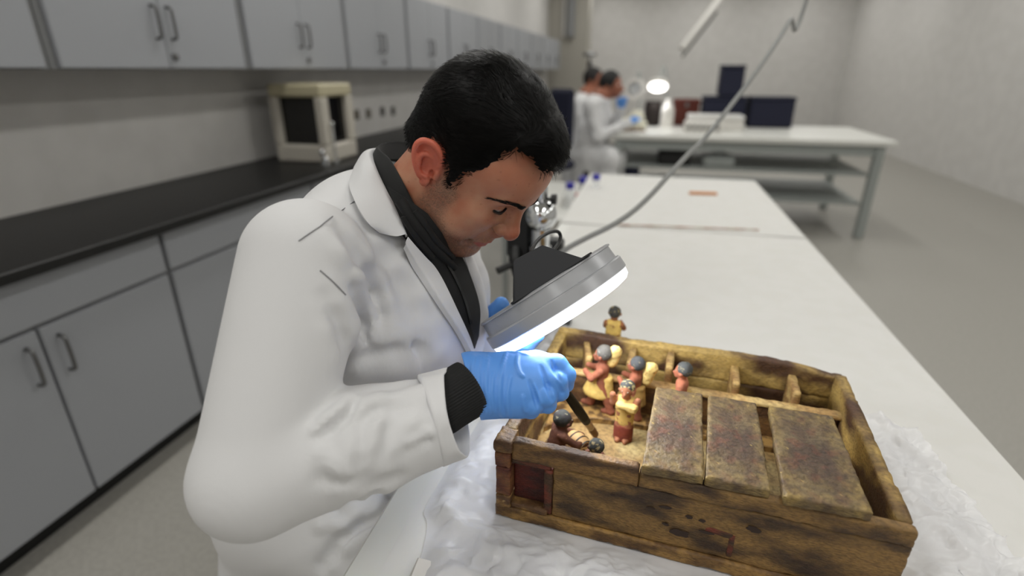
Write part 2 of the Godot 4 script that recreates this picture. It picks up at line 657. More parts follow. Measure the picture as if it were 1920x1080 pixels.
const ORD := ["first", "second", "third", "fourth", "fifth", "sixth", "seventh", "eighth", "ninth", "tenth", "eleventh", "twelfth"]
func build_room() -> void:
	const XL := -2.28
	const XR := 4.2
	const ZB := -14.6
	const ZF := 4.6
	const H := 3.35
	var w := 0.12
	var cx := (XL + XR) * 0.5
	var cz := (ZB + ZF) * 0.5
	struct("floor", box(Vector3(XR - XL + 2 * w, w, ZF - ZB + 2 * w), 0.0005), mats.floor, Vector3(cx, -w * 0.5, cz))
	struct("ceiling", box(Vector3(XR - XL + 2 * w, w, ZF - ZB + 2 * w), 0.0005), mats.ceiling, Vector3(cx, H + w * 0.5, cz))
	struct("wall_left", box(Vector3(w, H, ZF - ZB), 0.0005), mats.wall, Vector3(XL - w * 0.5, H * 0.5, cz))
	struct("wall_right", box(Vector3(w, H, ZF - ZB), 0.0005), mats.wall, Vector3(XR + w * 0.5, H * 0.5, cz))
	struct("wall_back", box(Vector3(XR - XL + 2 * w, H, w), 0.0005), mats.wall, Vector3(cx, H * 0.5, ZB - w * 0.5))
	struct("wall_front", box(Vector3(XR - XL + 2 * w, H, w), 0.0005), mats.wall, Vector3(cx, H * 0.5, ZF + w * 0.5))
	struct("baseboard_back", box(Vector3(XR - XL, 0.1, 0.015), 0.003), mats.cabinet_dark, Vector3(cx, 0.05, ZB + 0.0075))
	# the pillar where the row of cabinets ends, and a duct beside it
	struct("trim_1", box(Vector3(0.85, H - 0.002, 0.6), 0.006), std(Color(0.66, 0.645, 0.61), 0.85), Vector3(XL + 0.426, (H - 0.002) * 0.5, -12.72))
	struct("trim_2", box(Vector3(0.14, 1.3, 0.14), 0.01), mats.cabinet_dark, Vector3(XL + 0.5, H - 0.652, -12.34))
	struct("trim_3", box(Vector3(0.05, H - 2.05, 0.05), 0.008), mats.wall, Vector3(XL + 0.34, 2.05 + (H - 2.05) * 0.5 - 0.002, -12.38))
	# ceiling lamps
	var lamp_m := box(Vector3(0.30, 0.035, 1.22), 0.004)
	var face_m := box(Vector3(0.26, 0.012, 1.18), 0.003)
	for x in [-1.2, 0.9, 3.0]:
		for z in [3.0, 0.2, -2.6, -5.4, -8.2, -11.0, -13.2]:
			var side: String = "left" if x < 0 else "middle" if x < 2 else "right"
			var k := int(round((3.0 - z) / 2.75))
			var t := thing("ceiling_lamp", "%s long ceiling lamp from the camera end of the %s row" % [ORD[k], side], "lamp", Vector3(x, H - 0.0365, z), 0.0, "long ceiling lamps over the laboratory")
			part("housing", lamp_m, mats.white_plastic, t).position.y = 0.018
			part("diffuser", face_m, mats.glow, t).position.y = -0.006
			var l := AreaLight3D.new()
			l.name = "lamp_light"
			l.area_size = Vector2(0.26, 1.18)
			l.area_normalize_energy = true
			l.light_energy = CEIL_ENERGY * (1.0 if z > -7.0 else 0.85)
			l.light_color = CEIL_COLOR
			l.shadow_enabled = true
			l.area_range = 30.0
			l.area_attenuation = 2.0
			t.add_child(l)
			l.rotation.x = -PI / 2
			l.position.y = -0.016
	build_cabinets(XL)

func build_cabinets(xl: float) -> void:
	const W := 0.96
	const Y0 := 1.42
	const HC := 0.548
	var depth := 0.33
	var body := box(Vector3(depth - 0.022, HC, W - 0.004), 0.002)
	var door := box(Vector3(0.02, HC - 0.006, 0.452), 0.003)
	var handle := tube([Vector3(0, 0.06, 0), Vector3(0.022, 0.055, 0), Vector3(0.026, 0.03, 0), Vector3(0.026, -0.03, 0), Vector3(0.022, -0.055, 0), Vector3(0, -0.06, 0)], 0.006, -1, 8, 4)
	var lock := lathe([Vector2(0.0, 0.0), Vector2(0.014, 0.0), Vector2(0.014, 0.012), Vector2(0.006, 0.016), Vector2(0.0, 0.016)], 14)
	var first: Node3D = null
	var words := ["grey wall cabinet nearest the camera end of the row", "second grey wall cabinet of the row", "third grey wall cabinet of the row, before the white instrument",
		"grey double-door wall cabinet above the white instrument with the dark window", "grey double-door wall cabinet above the four wall sockets", "grey wall cabinet just left of the dark-haired man's crown",
		"grey wall cabinet right behind the top of the man's head", "grey wall cabinet next past the man's crown", "grey wall cabinet fourth from the pillar end of the row",
		"grey wall cabinet third from the pillar end of the row", "grey wall cabinet second from the pillar end of the row", "last grey wall cabinet of the row, against the pillar"]
	for k in 12:
		var z := -0.55 - W * (k + 0.5)
		var t: Node3D
		if first == null:
			t = thing("wall_cabinet", words[0], "cabinet", Vector3.ZERO, 0.0, "grey wall cabinets in a row")
			part("body", body, mats.cabinet_dark, t).position = Vector3((depth - 0.022) * 0.5, HC * 0.5, 0)
			for s in [-1.0, 1.0]:
				var d := part("door", door, mats.cabinet, t)
				d.position = Vector3(depth - 0.012, HC * 0.5, s * 0.2275)
				part("handle", handle, mats.handle, d).position = Vector3(0.01, -0.10, -s * 0.19)
				if s < 0: 
					var lk := part("lock", lock, mats.handle, d)
					lk.position = Vector3(0.01, -0.225, 0.2)
					lk.rotation.z = -PI / 2
			first = t
		else:
			t = first.duplicate()
			t.name = numbered("wall_cabinet")
			add_child(t, true)
			t.set_meta("label", words[k])
		t.position = Vector3(xl, Y0, z)
	# base units and the black worktop
	var bw := 0.96
	var bbody := box(Vector3(0.55, 0.78, bw - 0.004), 0.003)
	var plinth := box(Vector3(0.48, 0.1, bw - 0.004), 0.002)
	var bdoor := box(Vector3(0.02, 0.6, 0.465), 0.003)
	var bdraw := box(Vector3(0.02, 0.145, 0.94), 0.003)
	var fb: Node3D = null
	for k in 12:
		var t: Node3D
		if fb == null:
			t = thing("base_cabinet", "first grey base cabinet under the black worktop, counted from the camera end", "cabinet", Vector3.ZERO, 0.0, "grey base cabinets under the black worktop")
			part("body", bbody, mats.cabinet_dark, t).position = Vector3(0.285, 0.1 + 0.39, 0)
			part("plinth", plinth, mats.black_plastic, t).position = Vector3(0.25, 0.05, 0)
			for s in [-1.0, 1.0]:
				var d := part("door", bdoor, mats.cabinet, t)
				d.position = Vector3(0.571, 0.1 + 0.31, s * 0.237)
				part("handle", handle, mats.handle, d).position = Vector3(0.01, 0.2, -s * 0.19)
			part("drawer", bdraw, mats.cabinet, t).position = Vector3(0.571, 0.795, 0)
			fb = t
		else:
			t = fb.duplicate()
			t.name = numbered("base_cabinet")
			add_child(t, true)
			t.set_meta("label", "%s grey base cabinet under the black worktop, counted from the camera end" % ORD[k])
		t.position = Vector3(xl + 0.004, 0, -0.55 - bw * (k + 0.5))
	whole("worktop", box(Vector3(0.64, 0.034, 12.0 * 0.96), 0.004), mats.black_top, "long glossy black worktop along the wall under the grey cabinets", "worktop", Vector3(xl + 0.32, 0.88 + 0.017, -0.55 - 6 * 0.96))
	# sockets on the splash wall
	var names := ["brownish wall socket next to the white instrument", "second wall socket right of the white instrument", "third wall socket, left one of the darker pair", "fourth wall socket, the darkest one nearest the man's nape"]
	var px := [[668, 215], [690, 213], [716, 209], [736, 208]]
	for k in 4:
		var p := wall_point(px[k][0], px[k][1], xl)
		var t := thing("wall_socket", names[k], "socket", p, 0.0, "sockets on the splash wall")
		part("plate", box(Vector3(0.012, 0.075, 0.06), 0.003), mats.outlet if k > 1 else std(Color(0.33, 0.30, 0.24), 0.5), t).position.x = 0.006
		for s in [-1.0, 1.0]:
			part("hole", lathe([Vector2(0, 0), Vector2(0.008, 0), Vector2(0.008, 0.003), Vector2(0.005, 0.003), Vector2(0, 0.001)], 10), mats.black_plastic, t).position = Vector3(0.012, s * 0.017, 0)
	# the white instrument on the worktop
	var q := on_height(668, 292, 0.914)
	var inst := thing("balance_cabinet", "white laboratory instrument with a dark glass window on the black worktop", "instrument", Vector3(q.x - 0.165, 0.915, q.z + 0.15))
	var st := st_new()
	add_box(st, Vector3(0, 0.05, 0), Vector3(0.34, 0.10, 0.34), 0.012)
	part("base", done(st), std(Color(0.72, 0.70, 0.66), 0.5), inst)
	for sx in [-1.0, 1.0]:
		for sz in [-1.0, 1.0]:
			part("frame_post", box(Vector3(0.05, 0.26, 0.07), 0.006, Vector3(sx * 0.145, 0.23, sz * 0.135)), std(Color(0.72, 0.70, 0.66), 0.5), inst)
	part("head", box(Vector3(0.34, 0.07, 0.34), 0.012), std(Color(0.70, 0.67, 0.56), 0.5), inst).position.y = 0.395
	var gl := std(Color(0.02, 0.02, 0.018, 0.5), 0.08)
	gl.transparency = BaseMaterial3D.TRANSPARENCY_ALPHA
	part("window", box(Vector3(0.28, 0.26, 0.26), 0.003), std(Color(0.05, 0.045, 0.035), 0.1), inst).position.y = 0.23
	part("pan", lathe([Vector2(0, 0), Vector2(0.05, 0), Vector2(0.05, 0.006), Vector2(0, 0.006)], 24), mats.chrome, inst).position = Vector3(0.0, 0.361, 0)
	for e in [[622, 232, 0.012, "round chrome knob of the gas tap in front of the instrument window"], [611, 298, 0.014, "small chrome tap knob low at the left edge of the worktop"], [604, 285, 0.016, "larger chrome tap knob beside the white instrument"]]:
		var y: float = 0.914 if e[1] > 250 else 0.914
		var bp := at(e[0], e[1], 3.05)
		var tp := thing("gas_tap", e[3], "tap", Vector3(bp.x, 0.914, bp.z), 0.0, "chrome taps on the black worktop")
		var hh: float = maxf(bp.y - 0.914, 0.03)
		part("stem", lathe([Vector2(0.02, 0), Vector2(0.02, 0.006), Vector2(0.006, 0.012), Vector2(0.006, hh)], 14), mats.chrome, tp)
		var kn := part("knob", lathe(ball_profile(e[2]), 18, true), mats.chrome, tp)
		kn.position.y = hh

func ball_profile(r: float, n := 10) -> Array:
	var o := []
	for i in n + 1: o.append(Vector2(sin(PI * i / n) * r, -cos(PI * i / n) * r))
	return o

func wall_point(px: float, py: float, x: float) -> Vector3:
	var v := at(px, py, 1.0) - EYE
	return EYE + v * ((x - EYE.x) / v.x)

const TABLE_Y := 0.857
func build_table() -> void:
	var t := thing("work_table", "long white work table where the man examines the old wooden model", "table", Vector3(0.14, 0, -1.72))
	part("tabletop", box(Vector3(0.90, 0.034, 2.86), 0.004), mats.laminate, t).position.y = TABLE_Y - 0.017
	for sx in [-1.0, 1.0]:
		for sz in [-1.0, 1.0]:
			part("leg", box(Vector3(0.05, TABLE_Y - 0.034, 0.05), 0.004), mats.grey_paint, t).position = Vector3(sx * 0.40, (TABLE_Y - 0.034) * 0.5, sz * 1.36)
	for sx in [-1.0, 1.0]:
		part("rail", box(Vector3(0.03, 0.06, 2.67), 0.003), mats.grey_paint, t).position = Vector3(sx * 0.40, TABLE_Y - 0.065, 0)
	for sz in [-1.0, 1.0]:
		part("rail", box(Vector3(0.75, 0.06, 0.03), 0.003), mats.grey_paint, t).position = Vector3(0, TABLE_Y - 0.065, sz * 1.36)
	# white covering sheets: the near one, the far one lapping over it
	whole("cover_sheet", wavy_sheet(Vector2(-0.268, -2.06), Vector2(0.585, -0.31), TABLE_Y + 0.0012, 0.0006, 26, 48, 11, 0.0012), mats.paper, "white covering sheet on the near half of the table, under the wooden model", "sheet")
	whole("cover_sheet", wavy_sheet(Vector2(-0.305, -3.13), Vector2(0.58, -2.035), TABLE_Y + 0.0035, 0.0012, 26, 36, 12, 0.002), mats.paper, "white covering sheet on the far half of the table, with the stained front edge", "sheet")
	var a := at(1166, 421, 1)
	var s0 := on_height(1160, 421, TABLE_Y + 0.008)
	var s1 := on_height(1322, 427, TABLE_Y + 0.008)
	var rows := []
	for i in 3:
		var line := PackedVector3Array()
		for j in 20:
			var f := j / 19.0
			var p := s0.lerp(s1 + (s1 - s0) * 0.6, f)
			line.append(p + Vector3(0, [0.0005, 0.002, 0.0][i], (i - 1) * 0.007 * (0.7 + 0.3 * sin(j * 1.7))))
		rows.append(line)
	whole("linen_tape", sheet(rows, 0.0015), textured([[0.3, Color(0.55, 0.36, 0.28)], [0.5, Color(0.70, 0.52, 0.44)], [0.7, Color(0.72, 0.70, 0.60)]], 0.02, 3.0, 0.8, 14), "thin brownish strip lying along the front edge of the far covering sheet", "strip")
	# a small wooden offcut far right
	var w := on_height(1306, 362, TABLE_Y + 0.008)
	var st := st_new()
	add_box(st, Vector3.ZERO, Vector3(0.13, 0.012, 0.03), 0.004, Basis(Vector3.UP, 0.1))
	whole("wooden_stick", done(st), std(Color(0.78, 0.48, 0.14), 0.6), "short ochre wooden stick lying on the far covering sheet", "stick", w + Vector3(0.03, 0, 0))
	build_film()

func wavy_sheet(a: Vector2, b: Vector2, y: float, amp: float, nx: int, nz: int, sd: int, thick: float) -> ArrayMesh:
	var n := noise(2.2, 3, sd)
	var rows := []
	for i in nz + 1:
		var line := PackedVector3Array()
		for j in nx + 1:
			var x := lerpf(a.x, b.x, float(j) / nx)
			var z := lerpf(a.y, b.y, float(i) / nz)
			line.append(Vector3(x, y + amp * (n.get_noise_2d(x * 1.5, z) + 0.35 * n.get_noise_2d(x * 8, z * 8 + 40)), z))
		rows.append(line)
	return sheet(rows, thick * 0.4)

# crumpled clear film under the model
func build_film() -> void:
	var m := std(Color(0.93, 0.93, 0.945, 0.60), 0.30)
	m.transparency = BaseMaterial3D.TRANSPARENCY_ALPHA
	m.metallic_specular = 0.5
	mats.film = m
	var big := noise(5.0, 2, 21)
	var ridge := noise(9.0, 3, 22)
	ridge.fractal_type = FastNoiseLite.FRACTAL_RIDGED
	var fine := noise(30.0, 3, 23)
	fine.fractal_type = FastNoiseLite.FRACTAL_RIDGED
	var facet := noise(16.0, 1, 24, FastNoiseLite.TYPE_CELLULAR)
	facet.cellular_return_type = FastNoiseLite.RETURN_DISTANCE2_SUB
	facet.domain_warp_enabled = true
	facet.domain_warp_amplitude = 0.03
	facet.domain_warp_frequency = 6.0
	# outline of the film seen from above, as a left edge that runs from the near end to behind the model
	var left := []
	for q in [[770, 1110], [800, 985], [795, 950], [822, 900], [852, 850], [888, 800], [930, 730], [985, 660], [1020, 610]]: left.append(on_height(q[0], q[1], TABLE_Y + 0.01))
	var lp := curve_points(left, 16)
	var rows := []
	var near_r := Vector3(0.50, 0, -0.33)
	for i in lp.size():
		var f := float(i) / (lp.size() - 1)
		var r := near_r.lerp(Vector3(0.46, 0, -0.86), f)
		var line := PackedVector3Array()
		for j in 150:
			var g := j / 149.0
			var p := lp[i].lerp(r, g)
			p.y = 0
			var edge := smoothstep(0.0, 0.05, g)
			var under := under_box(p)
			var far_from := clampf(under * 12.0, 0.0, 1.0)
			var h := 0.004 + 0.010 * (0.5 + 0.9 * big.get_noise_2d(p.x * 1.6, p.z * 1.6)) + 0.012 * (ridge.get_noise_2d(p.x * 1.3, p.z * 1.3)) + 0.0036 * fine.get_noise_2d(p.x * 1.4, p.z * 1.4)
			h += 0.011 * absf(facet.get_noise_2d(p.x, p.z * 0.7)) - 0.004
			h += 0.016 * exp(-pow((under - 0.035) / 0.03, 2.0)) * smoothstep(0.0, 0.12, g)
			h = maxf(h, 0.0) * edge * far_from
			p += Vector3(ridge.get_noise_2d(p.z * 2, p.x * 2), 0, big.get_noise_2d(p.z * 3, p.x * 3)) * 0.008 * far_from * edge
			p.y = TABLE_Y + 0.0036 + h
			line.append(p)
		rows.append(line)
	whole("plastic_film", sheet(rows, 0.0), m, "crumpled translucent plastic film spread on the table beneath the wooden model", "film")
	# smooth foam pad in front
	var fp := []
	for q in [[760, 1100], [783, 1042], [960, 1085], [960, 1130]]:
		fp.append(on_height(q[0], q[1], TABLE_Y + 0.012))
	whole("foam_sheet", wavy_pad(fp), std(Color(0.88, 0.865, 0.84), 0.6), "thin smooth white foam sheet at the very front of the table", "sheet")

func wavy_pad(c: Array) -> ArrayMesh:
	var poly := PackedVector2Array()
	for p in [c[0], c[1], c[2] + (c[2] - c[1]) * 0.5, c[3] + Vector3(0.14, 0, 0.02)]: poly.append(Vector2(p.x, p.z))
	var st := st_new()
	add_prism(st, poly, TABLE_Y + 0.004, TABLE_Y + 0.011, 0.002)
	return done(st)

const BOX_AT := Vector3(-0.152, 0.857, -0.533)     # front left bottom corner of the wooden model
const BOX_TURN := -0.0785
func box_local(p: Vector3) -> Vector3:
	return Basis(Vector3.UP, -BOX_TURN) * (p - BOX_AT)

func under_box(p: Vector3) -> float:                # distance outside the model's footprint
	var q := box_local(p)
	var dx := maxf(maxf(-q.x, q.x - 0.46), 0.0)
	var dz := maxf(maxf(q.z, -0.335 - q.z), 0.0)
	return sqrt(dx * dx + dz * dz)

# ---------------------------------------------------------------- old painted wood
func lin(r: int, g: int, b: int) -> Color:
	return Color8(r, g, b).srgb_to_linear()

# a board with worn edges and an uneven surface; paint gives each vertex its own pigment
func rough_board(size: Vector3, cell: float, amp: float, sd: int, paint = null, bend = null) -> ArrayMesh:
	var nz := noise(60.0, 3, sd)
	var big := noise(14.0, 2, sd + 50)
	var verts := PackedVector3Array()
	var idx := PackedInt32Array()
	var ids := {}
	var h := size * 0.5
	var rnd := minf(0.0020, minf(h.x, minf(h.y, h.z)) * 0.6)
	for axis in 3:
		var u := (axis + 1) % 3
		var v := (axis + 2) % 3
		var nu := maxi(2, int(ceil(size[u] / cell)))
		var nv := maxi(2, int(ceil(size[v] / cell)))
		for sg in [-1.0, 1.0]:
			var grid := []
			for i in nu + 1:
				var line := PackedInt32Array()
				for j in nv + 1:
					var p := Vector3.ZERO
					p[axis] = sg * h[axis]
					p[u] = lerpf(-h[u], h[u], float(i) / nu)
					p[v] = lerpf(-h[v], h[v], float(j) / nv)
					var key := Vector3i((p * 20000.0).round())
					if not ids.has(key):
						var inner := p.clamp(-h + Vector3.ONE * rnd, h - Vector3.ONE * rnd)
						var out := p - inner
						var q := p
						if out.length() > 0.0001:
							q = inner + out.normalized() * rnd * (1.0 if out.length() < rnd * 1.05 else 1.0)
							if out.length() > rnd * 1.05:
								q -= out.normalized() * maxf(0.0, nz.get_noise_3dv(p * 0.8 + Vector3(9, 3, 1))) * amp * 5.0
							q += out.normalized() * (nz.get_noise_3dv(p) * amp + big.get_noise_3dv(p) * amp * 1.5)
						if bend != null: q = bend.call(q)
						ids[key] = verts.size()
						verts.append(q)
					line.append(ids[key])
				grid.append(line)
			for i in nu:
				for j in nv:
					var a: int = grid[i][j]
					var b: int = grid[i + 1][j]
					var c: int = grid[i + 1][j + 1]
					var d: int = grid[i][j + 1]
					if sg > 0: idx.append_array([a, c, b, a, d, c])
					else: idx.append_array([a, b, c, a, c, d])
	return finish_mesh(verts, idx, paint)

# pigments: a base tone, blotches of a second and flakes of a third
func pigment(base: Color, blotch: Color, flake: Color, sd: int, much := 0.0, flakes := 0.42, stretch := Vector3(14, 34, 14)) -> Callable:
	var n1 := noise(1.0, 4, sd)
	var n2 := noise(1.0, 3, sd + 11)
	var n3 := noise(1.0, 3, sd + 23)
	return func(p: Vector3, _n: Vector3) -> Color:
		var q := p * stretch
		var a := smoothstep(-0.28 - much, 0.34 - much, n1.get_noise_3dv(q))
		var c := blotch.lerp(base, a)
		c = c * (1.0 + 0.30 * n2.get_noise_3dv(q * Vector3(1.0, 4.0, 1.0)))
		var f := smoothstep(flakes, flakes + 0.12, n3.get_noise_3dv(p * 95.0) * 0.75 + 0.35 * n1.get_noise_3dv(p * 260.0))
		return c.lerp(flake, f)

func old_wood_material(rough := 0.62) -> StandardMaterial3D:
	var m := std(Color.WHITE, rough)
	m.vertex_color_use_as_albedo = true
	m.albedo_texture = noise_tex(noise(0.035, 5, 31), 512, false, 4.0, ramp([[0.25, Color(0.80, 0.79, 0.78)], [0.5, Color(0.95, 0.945, 0.94)], [0.75, Color(1, 1, 1)]]))
	m.heightmap_enabled = true
	m.heightmap_texture = noise_tex(noise(0.05, 5, 32), 512)
	m.heightmap_scale = 0.09
	tri(m, 9.0)
	m.uv1_scale = Vector3(6, 17, 6)
	return m

func board(called: String, parent: Node3D, c: Vector3, s: Vector3, sd: int, paint, amp := 0.0006, cell := 0.0035, label := "", turn := Vector3.ZERO, bend = null) -> MeshInstance3D:
	var o := part(called, rough_board(s * Vector3(1, 0.93, 1), cell, amp, sd, paint, bend), mats.old_wood, parent, label)
	o.position = c * Vector3(1, 0.93, 1)
	o.rotation = turn
	return o

func build_wooden_model() -> void:
	mats.old_wood = old_wood_material()
	var t := thing("wooden_model", "old ochre painted wooden box model, an open walled yard with a dark red doorway", "model", BOX_AT + Vector3(0, 0.0045, 0), BOX_TURN)
	var ochre := lin(172, 140, 82)
	var dark := lin(70, 46, 26)
	var pale := lin(206, 176, 112)
	var red := lin(110, 48, 30)
	const W := 0.46
	const D := 0.335
	var front := pigment(lin(140, 108, 60), lin(64, 46, 30), lin(58, 42, 30), 40, 0.10, 0.6, Vector3(9, 22, 9))
	var inside := pigment(lin(192, 160, 90), lin(78, 50, 28), pale, 41, 0.04, 0.55, Vector3(8, 14, 8))
	var rim := pigment(lin(170, 132, 74), lin(92, 64, 38), lin(200, 168, 112), 42, 0.0, 0.45)
	# base planks
	board("base_plank", t, Vector3(W * 0.5, 0.010, -0.012), Vector3(W + 0.006, 0.020, 0.030), 1, pigment(lin(158, 122, 66), lin(96, 68, 36), lin(60, 44, 28), 43, -0.02, 0.5))
	board("base_plank", t, Vector3(W * 0.5, 0.010, -0.172), Vector3(W, 0.019, 0.286), 2, rim, 0.0004, 0.008)
	board("base_plank", t, Vector3(W * 0.5, 0.010, -D + 0.008), Vector3(W + 0.004, 0.020, 0.03), 3, rim, 0.0005, 0.006)
	# the yard's plastered floor
	board("floor_slab", t, Vector3(W * 0.5, 0.0225, -0.168), Vector3(W - 0.03, 0.005, 0.305), 4, pigment(lin(188, 166, 114), lin(160, 130, 82), lin(160, 100, 70), 44, -0.1, 0.7, Vector3(12, 12, 12)), 0.0006, 0.005)
	# front wall: corner blocks, lintel, jamb, sill, long board
	var cornerp := pigment(lin(128, 84, 48), lin(90, 42, 26), lin(160, 124, 70), 45, 0.0, 0.45)
	board("corner_block", t, Vector3(0.009, 0.030, -0.008), Vector3(0.021, 0.022, 0.026), 5, rim, 0.0009, 0.003)
	board("corner_block", t, Vector3(0.0095, 0.066, -0.008), Vector3(0.020, 0.050, 0.025), 6, cornerp, 0.0009, 0.003)
	board("corner_block", t, Vector3(0.0085, 0.103, -0.009), Vector3(0.021, 0.024, 0.027), 7, cornerp, 0.0009, 0.003)
	board("corner_block", t, Vector3(0.0095, 0.1245, -0.012), Vector3(0.024, 0.019, 0.034), 8, rim, 0.0011, 0.003)
	board("lintel", t, Vector3(0.0455, 0.1015, -0.0075), Vector3(0.052, 0.009, 0.014), 9, pigment(red, dark, ochre, 46, 0.0, 0.5), 0.0005, 0.003, "dark red beam over the doorway")
	board("jamb", t, Vector3(0.0685, 0.060, -0.0075), Vector3(0.011, 0.076, 0.015), 10, pigment(lin(120, 52, 34), dark, ochre, 47, 0.0, 0.5), 0.0006, 0.003, "worn red post right of the doorway")
	board("sill", t, Vector3(0.0435, 0.0245, -0.007), Vector3(0.05, 0.010, 0.018), 11, rim, 0.0005, 0.003)
	board("door_panel", t, Vector3(0.0425, 0.063, -0.0140), Vector3(0.046, 0.07, 0.006), 12, pigment(lin(92, 30, 20), lin(60, 22, 16), lin(104, 44, 30), 48, 0.0, 0.6), 0.0003, 0.003, "dark red door panel set back in the doorway")
	board("rail", t, Vector3(0.3190, 0.1170, -0.0065), Vector3(0.282, 0.024, 0.0135), 35, front, 0.0008, 0.0035)
	board("rail", t, Vector3(0.0990, 0.1200, -0.0065), Vector3(0.158, 0.030, 0.0135), 13, pigment(lin(136, 102, 56), lin(78, 54, 32), lin(52, 36, 24), 49, 0.0, 0.5), 0.0008, 0.003, "upper rail of the front wall with a chipped pale top edge")
	board("front_board", t, Vector3(0.0745 + (W - 0.0745) * 0.5, 0.0625, -0.0075), Vector3(W - 0.0745, 0.085, 0.0125), 14, front, 0.0008, 0.0032)
	# left wall: two boards, one over the other
	board("left_board", t, Vector3(0.008, 0.0475, -0.172), Vector3(0.017, 0.055, 0.30), 15, inside, 0.0007, 0.004)
	board("left_board", t, Vector3(0.0085, 0.1035, -0.180), Vector3(0.018, 0.057, 0.305), 16, inside, 0.0009, 0.004)
	# back wall
	var sag := func(p: Vector3) -> Vector3:
		var e := smoothstep(0.10, 0.23, p.x)
		return p + Vector3(0, (-0.014 * e * e + 0.0025 * sin(p.x * 21.0)) * smoothstep(-0.02, 0.05, p.y), 0)
	board("back_board", t, Vector3(W * 0.5, 0.051, -D + 0.009), Vector3(W - 0.004, 0.062, 0.016), 17, inside, 0.0007, 0.004)
	board("back_board", t, Vector3(W * 0.5, 0.108, -D + 0.0085), Vector3(W - 0.002, 0.053, 0.018), 18, inside, 0.0009, 0.004, "", Vector3.ZERO, sag)
	# right wall
	board("right_board", t, Vector3(W - 0.008, 0.074, -D * 0.5), Vector3(0.016, 0.108, D - 0.03), 19, inside, 0.0007, 0.006)
	# low wall of the store-rooms at the back, with its dividers
	board("low_wall", t, Vector3(0.243, 0.057, -0.252), Vector3(0.40, 0.066, 0.010), 20, pigment(lin(120, 86, 46), lin(70, 44, 24), ochre, 50, 0.1, 0.5), 0.0006, 0.004)
	board("low_wall_rim", t, Vector3(0.243, 0.0945, -0.252), Vector3(0.41, 0.008, 0.017), 21, pigment(lin(216, 186, 124), lin(176, 140, 86), pale, 51, -0.1, 0.45), 0.0005, 0.003, "pale top rim of the low wall")
	var pale_wood := pigment(lin(204, 172, 108), lin(142, 106, 62), pale, 56, -0.08, 0.5)
	for e in [[0.062, 0.104, 0.25], [0.1364, 0.106, 0.0], [0.1985, 0.110, 0.0], [0.30, 0.10, 0.0], [0.385, 0.10, 0.0]]:
		var bent: float = e[2]
		board("divider", t, Vector3(e[0], 0.024 + e[1] * 0.5 - 0.003, -0.289), Vector3(0.0115, e[1] - 0.006, 0.058), 22 + int(e[0] * 100), pale_wood, 0.0006, 0.004, "", Vector3(0, bent, 0))
	# raised ledge with a curved edge along the low wall
	var pts := PackedVector2Array()
	for q in [[0.020, -0.16], [0.034, -0.178], [0.052, -0.193], [0.075, -0.204], [0.105, -0.211], [0.14, -0.214], [0.20, -0.216], [0.42, -0.222], [0.442, -0.228]]: pts.append(Vector2(q[0], q[1]))
	pts.append(Vector2(0.442, -0.247))
	pts.append(Vector2(0.020, -0.247))
	var st := st_new()
	add_prism(st, pts, 0.0215, 0.0342, 0.0015)
	var lm := std(Color8(150, 116, 62), 0.7)
	lm.albedo_texture = noise_tex(noise(0.02, 4, 61), 256, false, 4, ramp([[0.3, Color(0.55, 0.5, 0.45)], [0.6, Color(1, 1, 1)]]))
	tri(lm, 9.0)
	part("ledge", done(st), lm, t)
	# dark worn patches and the red mark on the front board, as thin remains of paint
	var pm := std(Color8(46, 30, 20), 0.7)
	var nn := noise(1.0, 2, 71)
	for e in [[0.213, 0.083, 0.010, 0.003], [0.24, 0.076, 0.006, 0.0035], [0.255, 0.075, 0.006, 0.003], [0.232, 0.046, 0.017, 0.007], [0.215, 0.055, 0.006, 0.003], [0.196, 0.076, 0.008, 0.002], [0.262, 0.058, 0.012, 0.003], [0.15, 0.083, 0.004, 0.002], [0.31, 0.08, 0.012, 0.006]]:
		var poly := PackedVector2Array()
		for k in 14:
			var a := TAU * k / 14
			var r := 1.0 + 0.45 * nn.get_noise_2d(cos(a) * 2 + e[0] * 300, sin(a) * 2 + e[1] * 300)
			poly.append(Vector2(cos(a) * e[2] * r, -sin(a) * e[3] * r) * 0.7)
		var s2 := st_new()
		add_prism(s2, poly, 0.0, 0.0006, 0.0)
		var o := part("dark_stain", done(s2), pm, t)
		o.rotation.x = PI / 2
		o.position = Vector3(e[0], e[1] * 0.93, -0.0008)
	board("painted_band", t, Vector3(0.275, 0.062, -0.0012), Vector3(0.030, 0.008, 0.0016), 33, pigment(red, dark, ochre, 52, 0.0, 0.5), 0.0003, 0.003, "red painted mark near the right end of the front board", Vector3(0, 0, -0.12))
	board("painted_band", t, Vector3(0.290, 0.045, -0.0012), Vector3(0.006, 0.036, 0.0016), 34, pigment(red, dark, ochre, 53, 0.0, 0.5), 0.0003, 0.003, "red painted upright mark near the right end of the front board")
	# roof panels that rest on the front wall
	var roofp := pigment(lin(100, 84, 60), lin(78, 60, 46), lin(170, 146, 88), 54, 0.0, 0.5, Vector3(30, 30, 22))
	var redn := noise(1.0, 3, 77)
	var edge_paint := func(p: Vector3, n: Vector3) -> Color:
		var c: Color = roofp.call(p, n)
		var far := smoothstep(0.02, 0.085, absf(p.z)) * 0.5 + smoothstep(0.018, 0.034, absf(p.x)) * 0.55
		c = c.lerp(lin(164, 138, 76), clampf(far * (0.40 + 0.6 * redn.get_noise_3dv(p * 60)), 0, 0.75))
		return c.lerp(lin(108, 64, 46), clampf(0.5 * smoothstep(0.05, 0.4, redn.get_noise_3dv(p * 42.0 + Vector3(7, 0, 3))) * (1.0 - far), 0, 1))
	var taper := func(p: Vector3) -> Vector3:
		var u := (0.088 - p.z) / 0.176
		return Vector3(p.x * (1.0 - 0.08 * u) + 0.0055 * u, p.y, p.z)
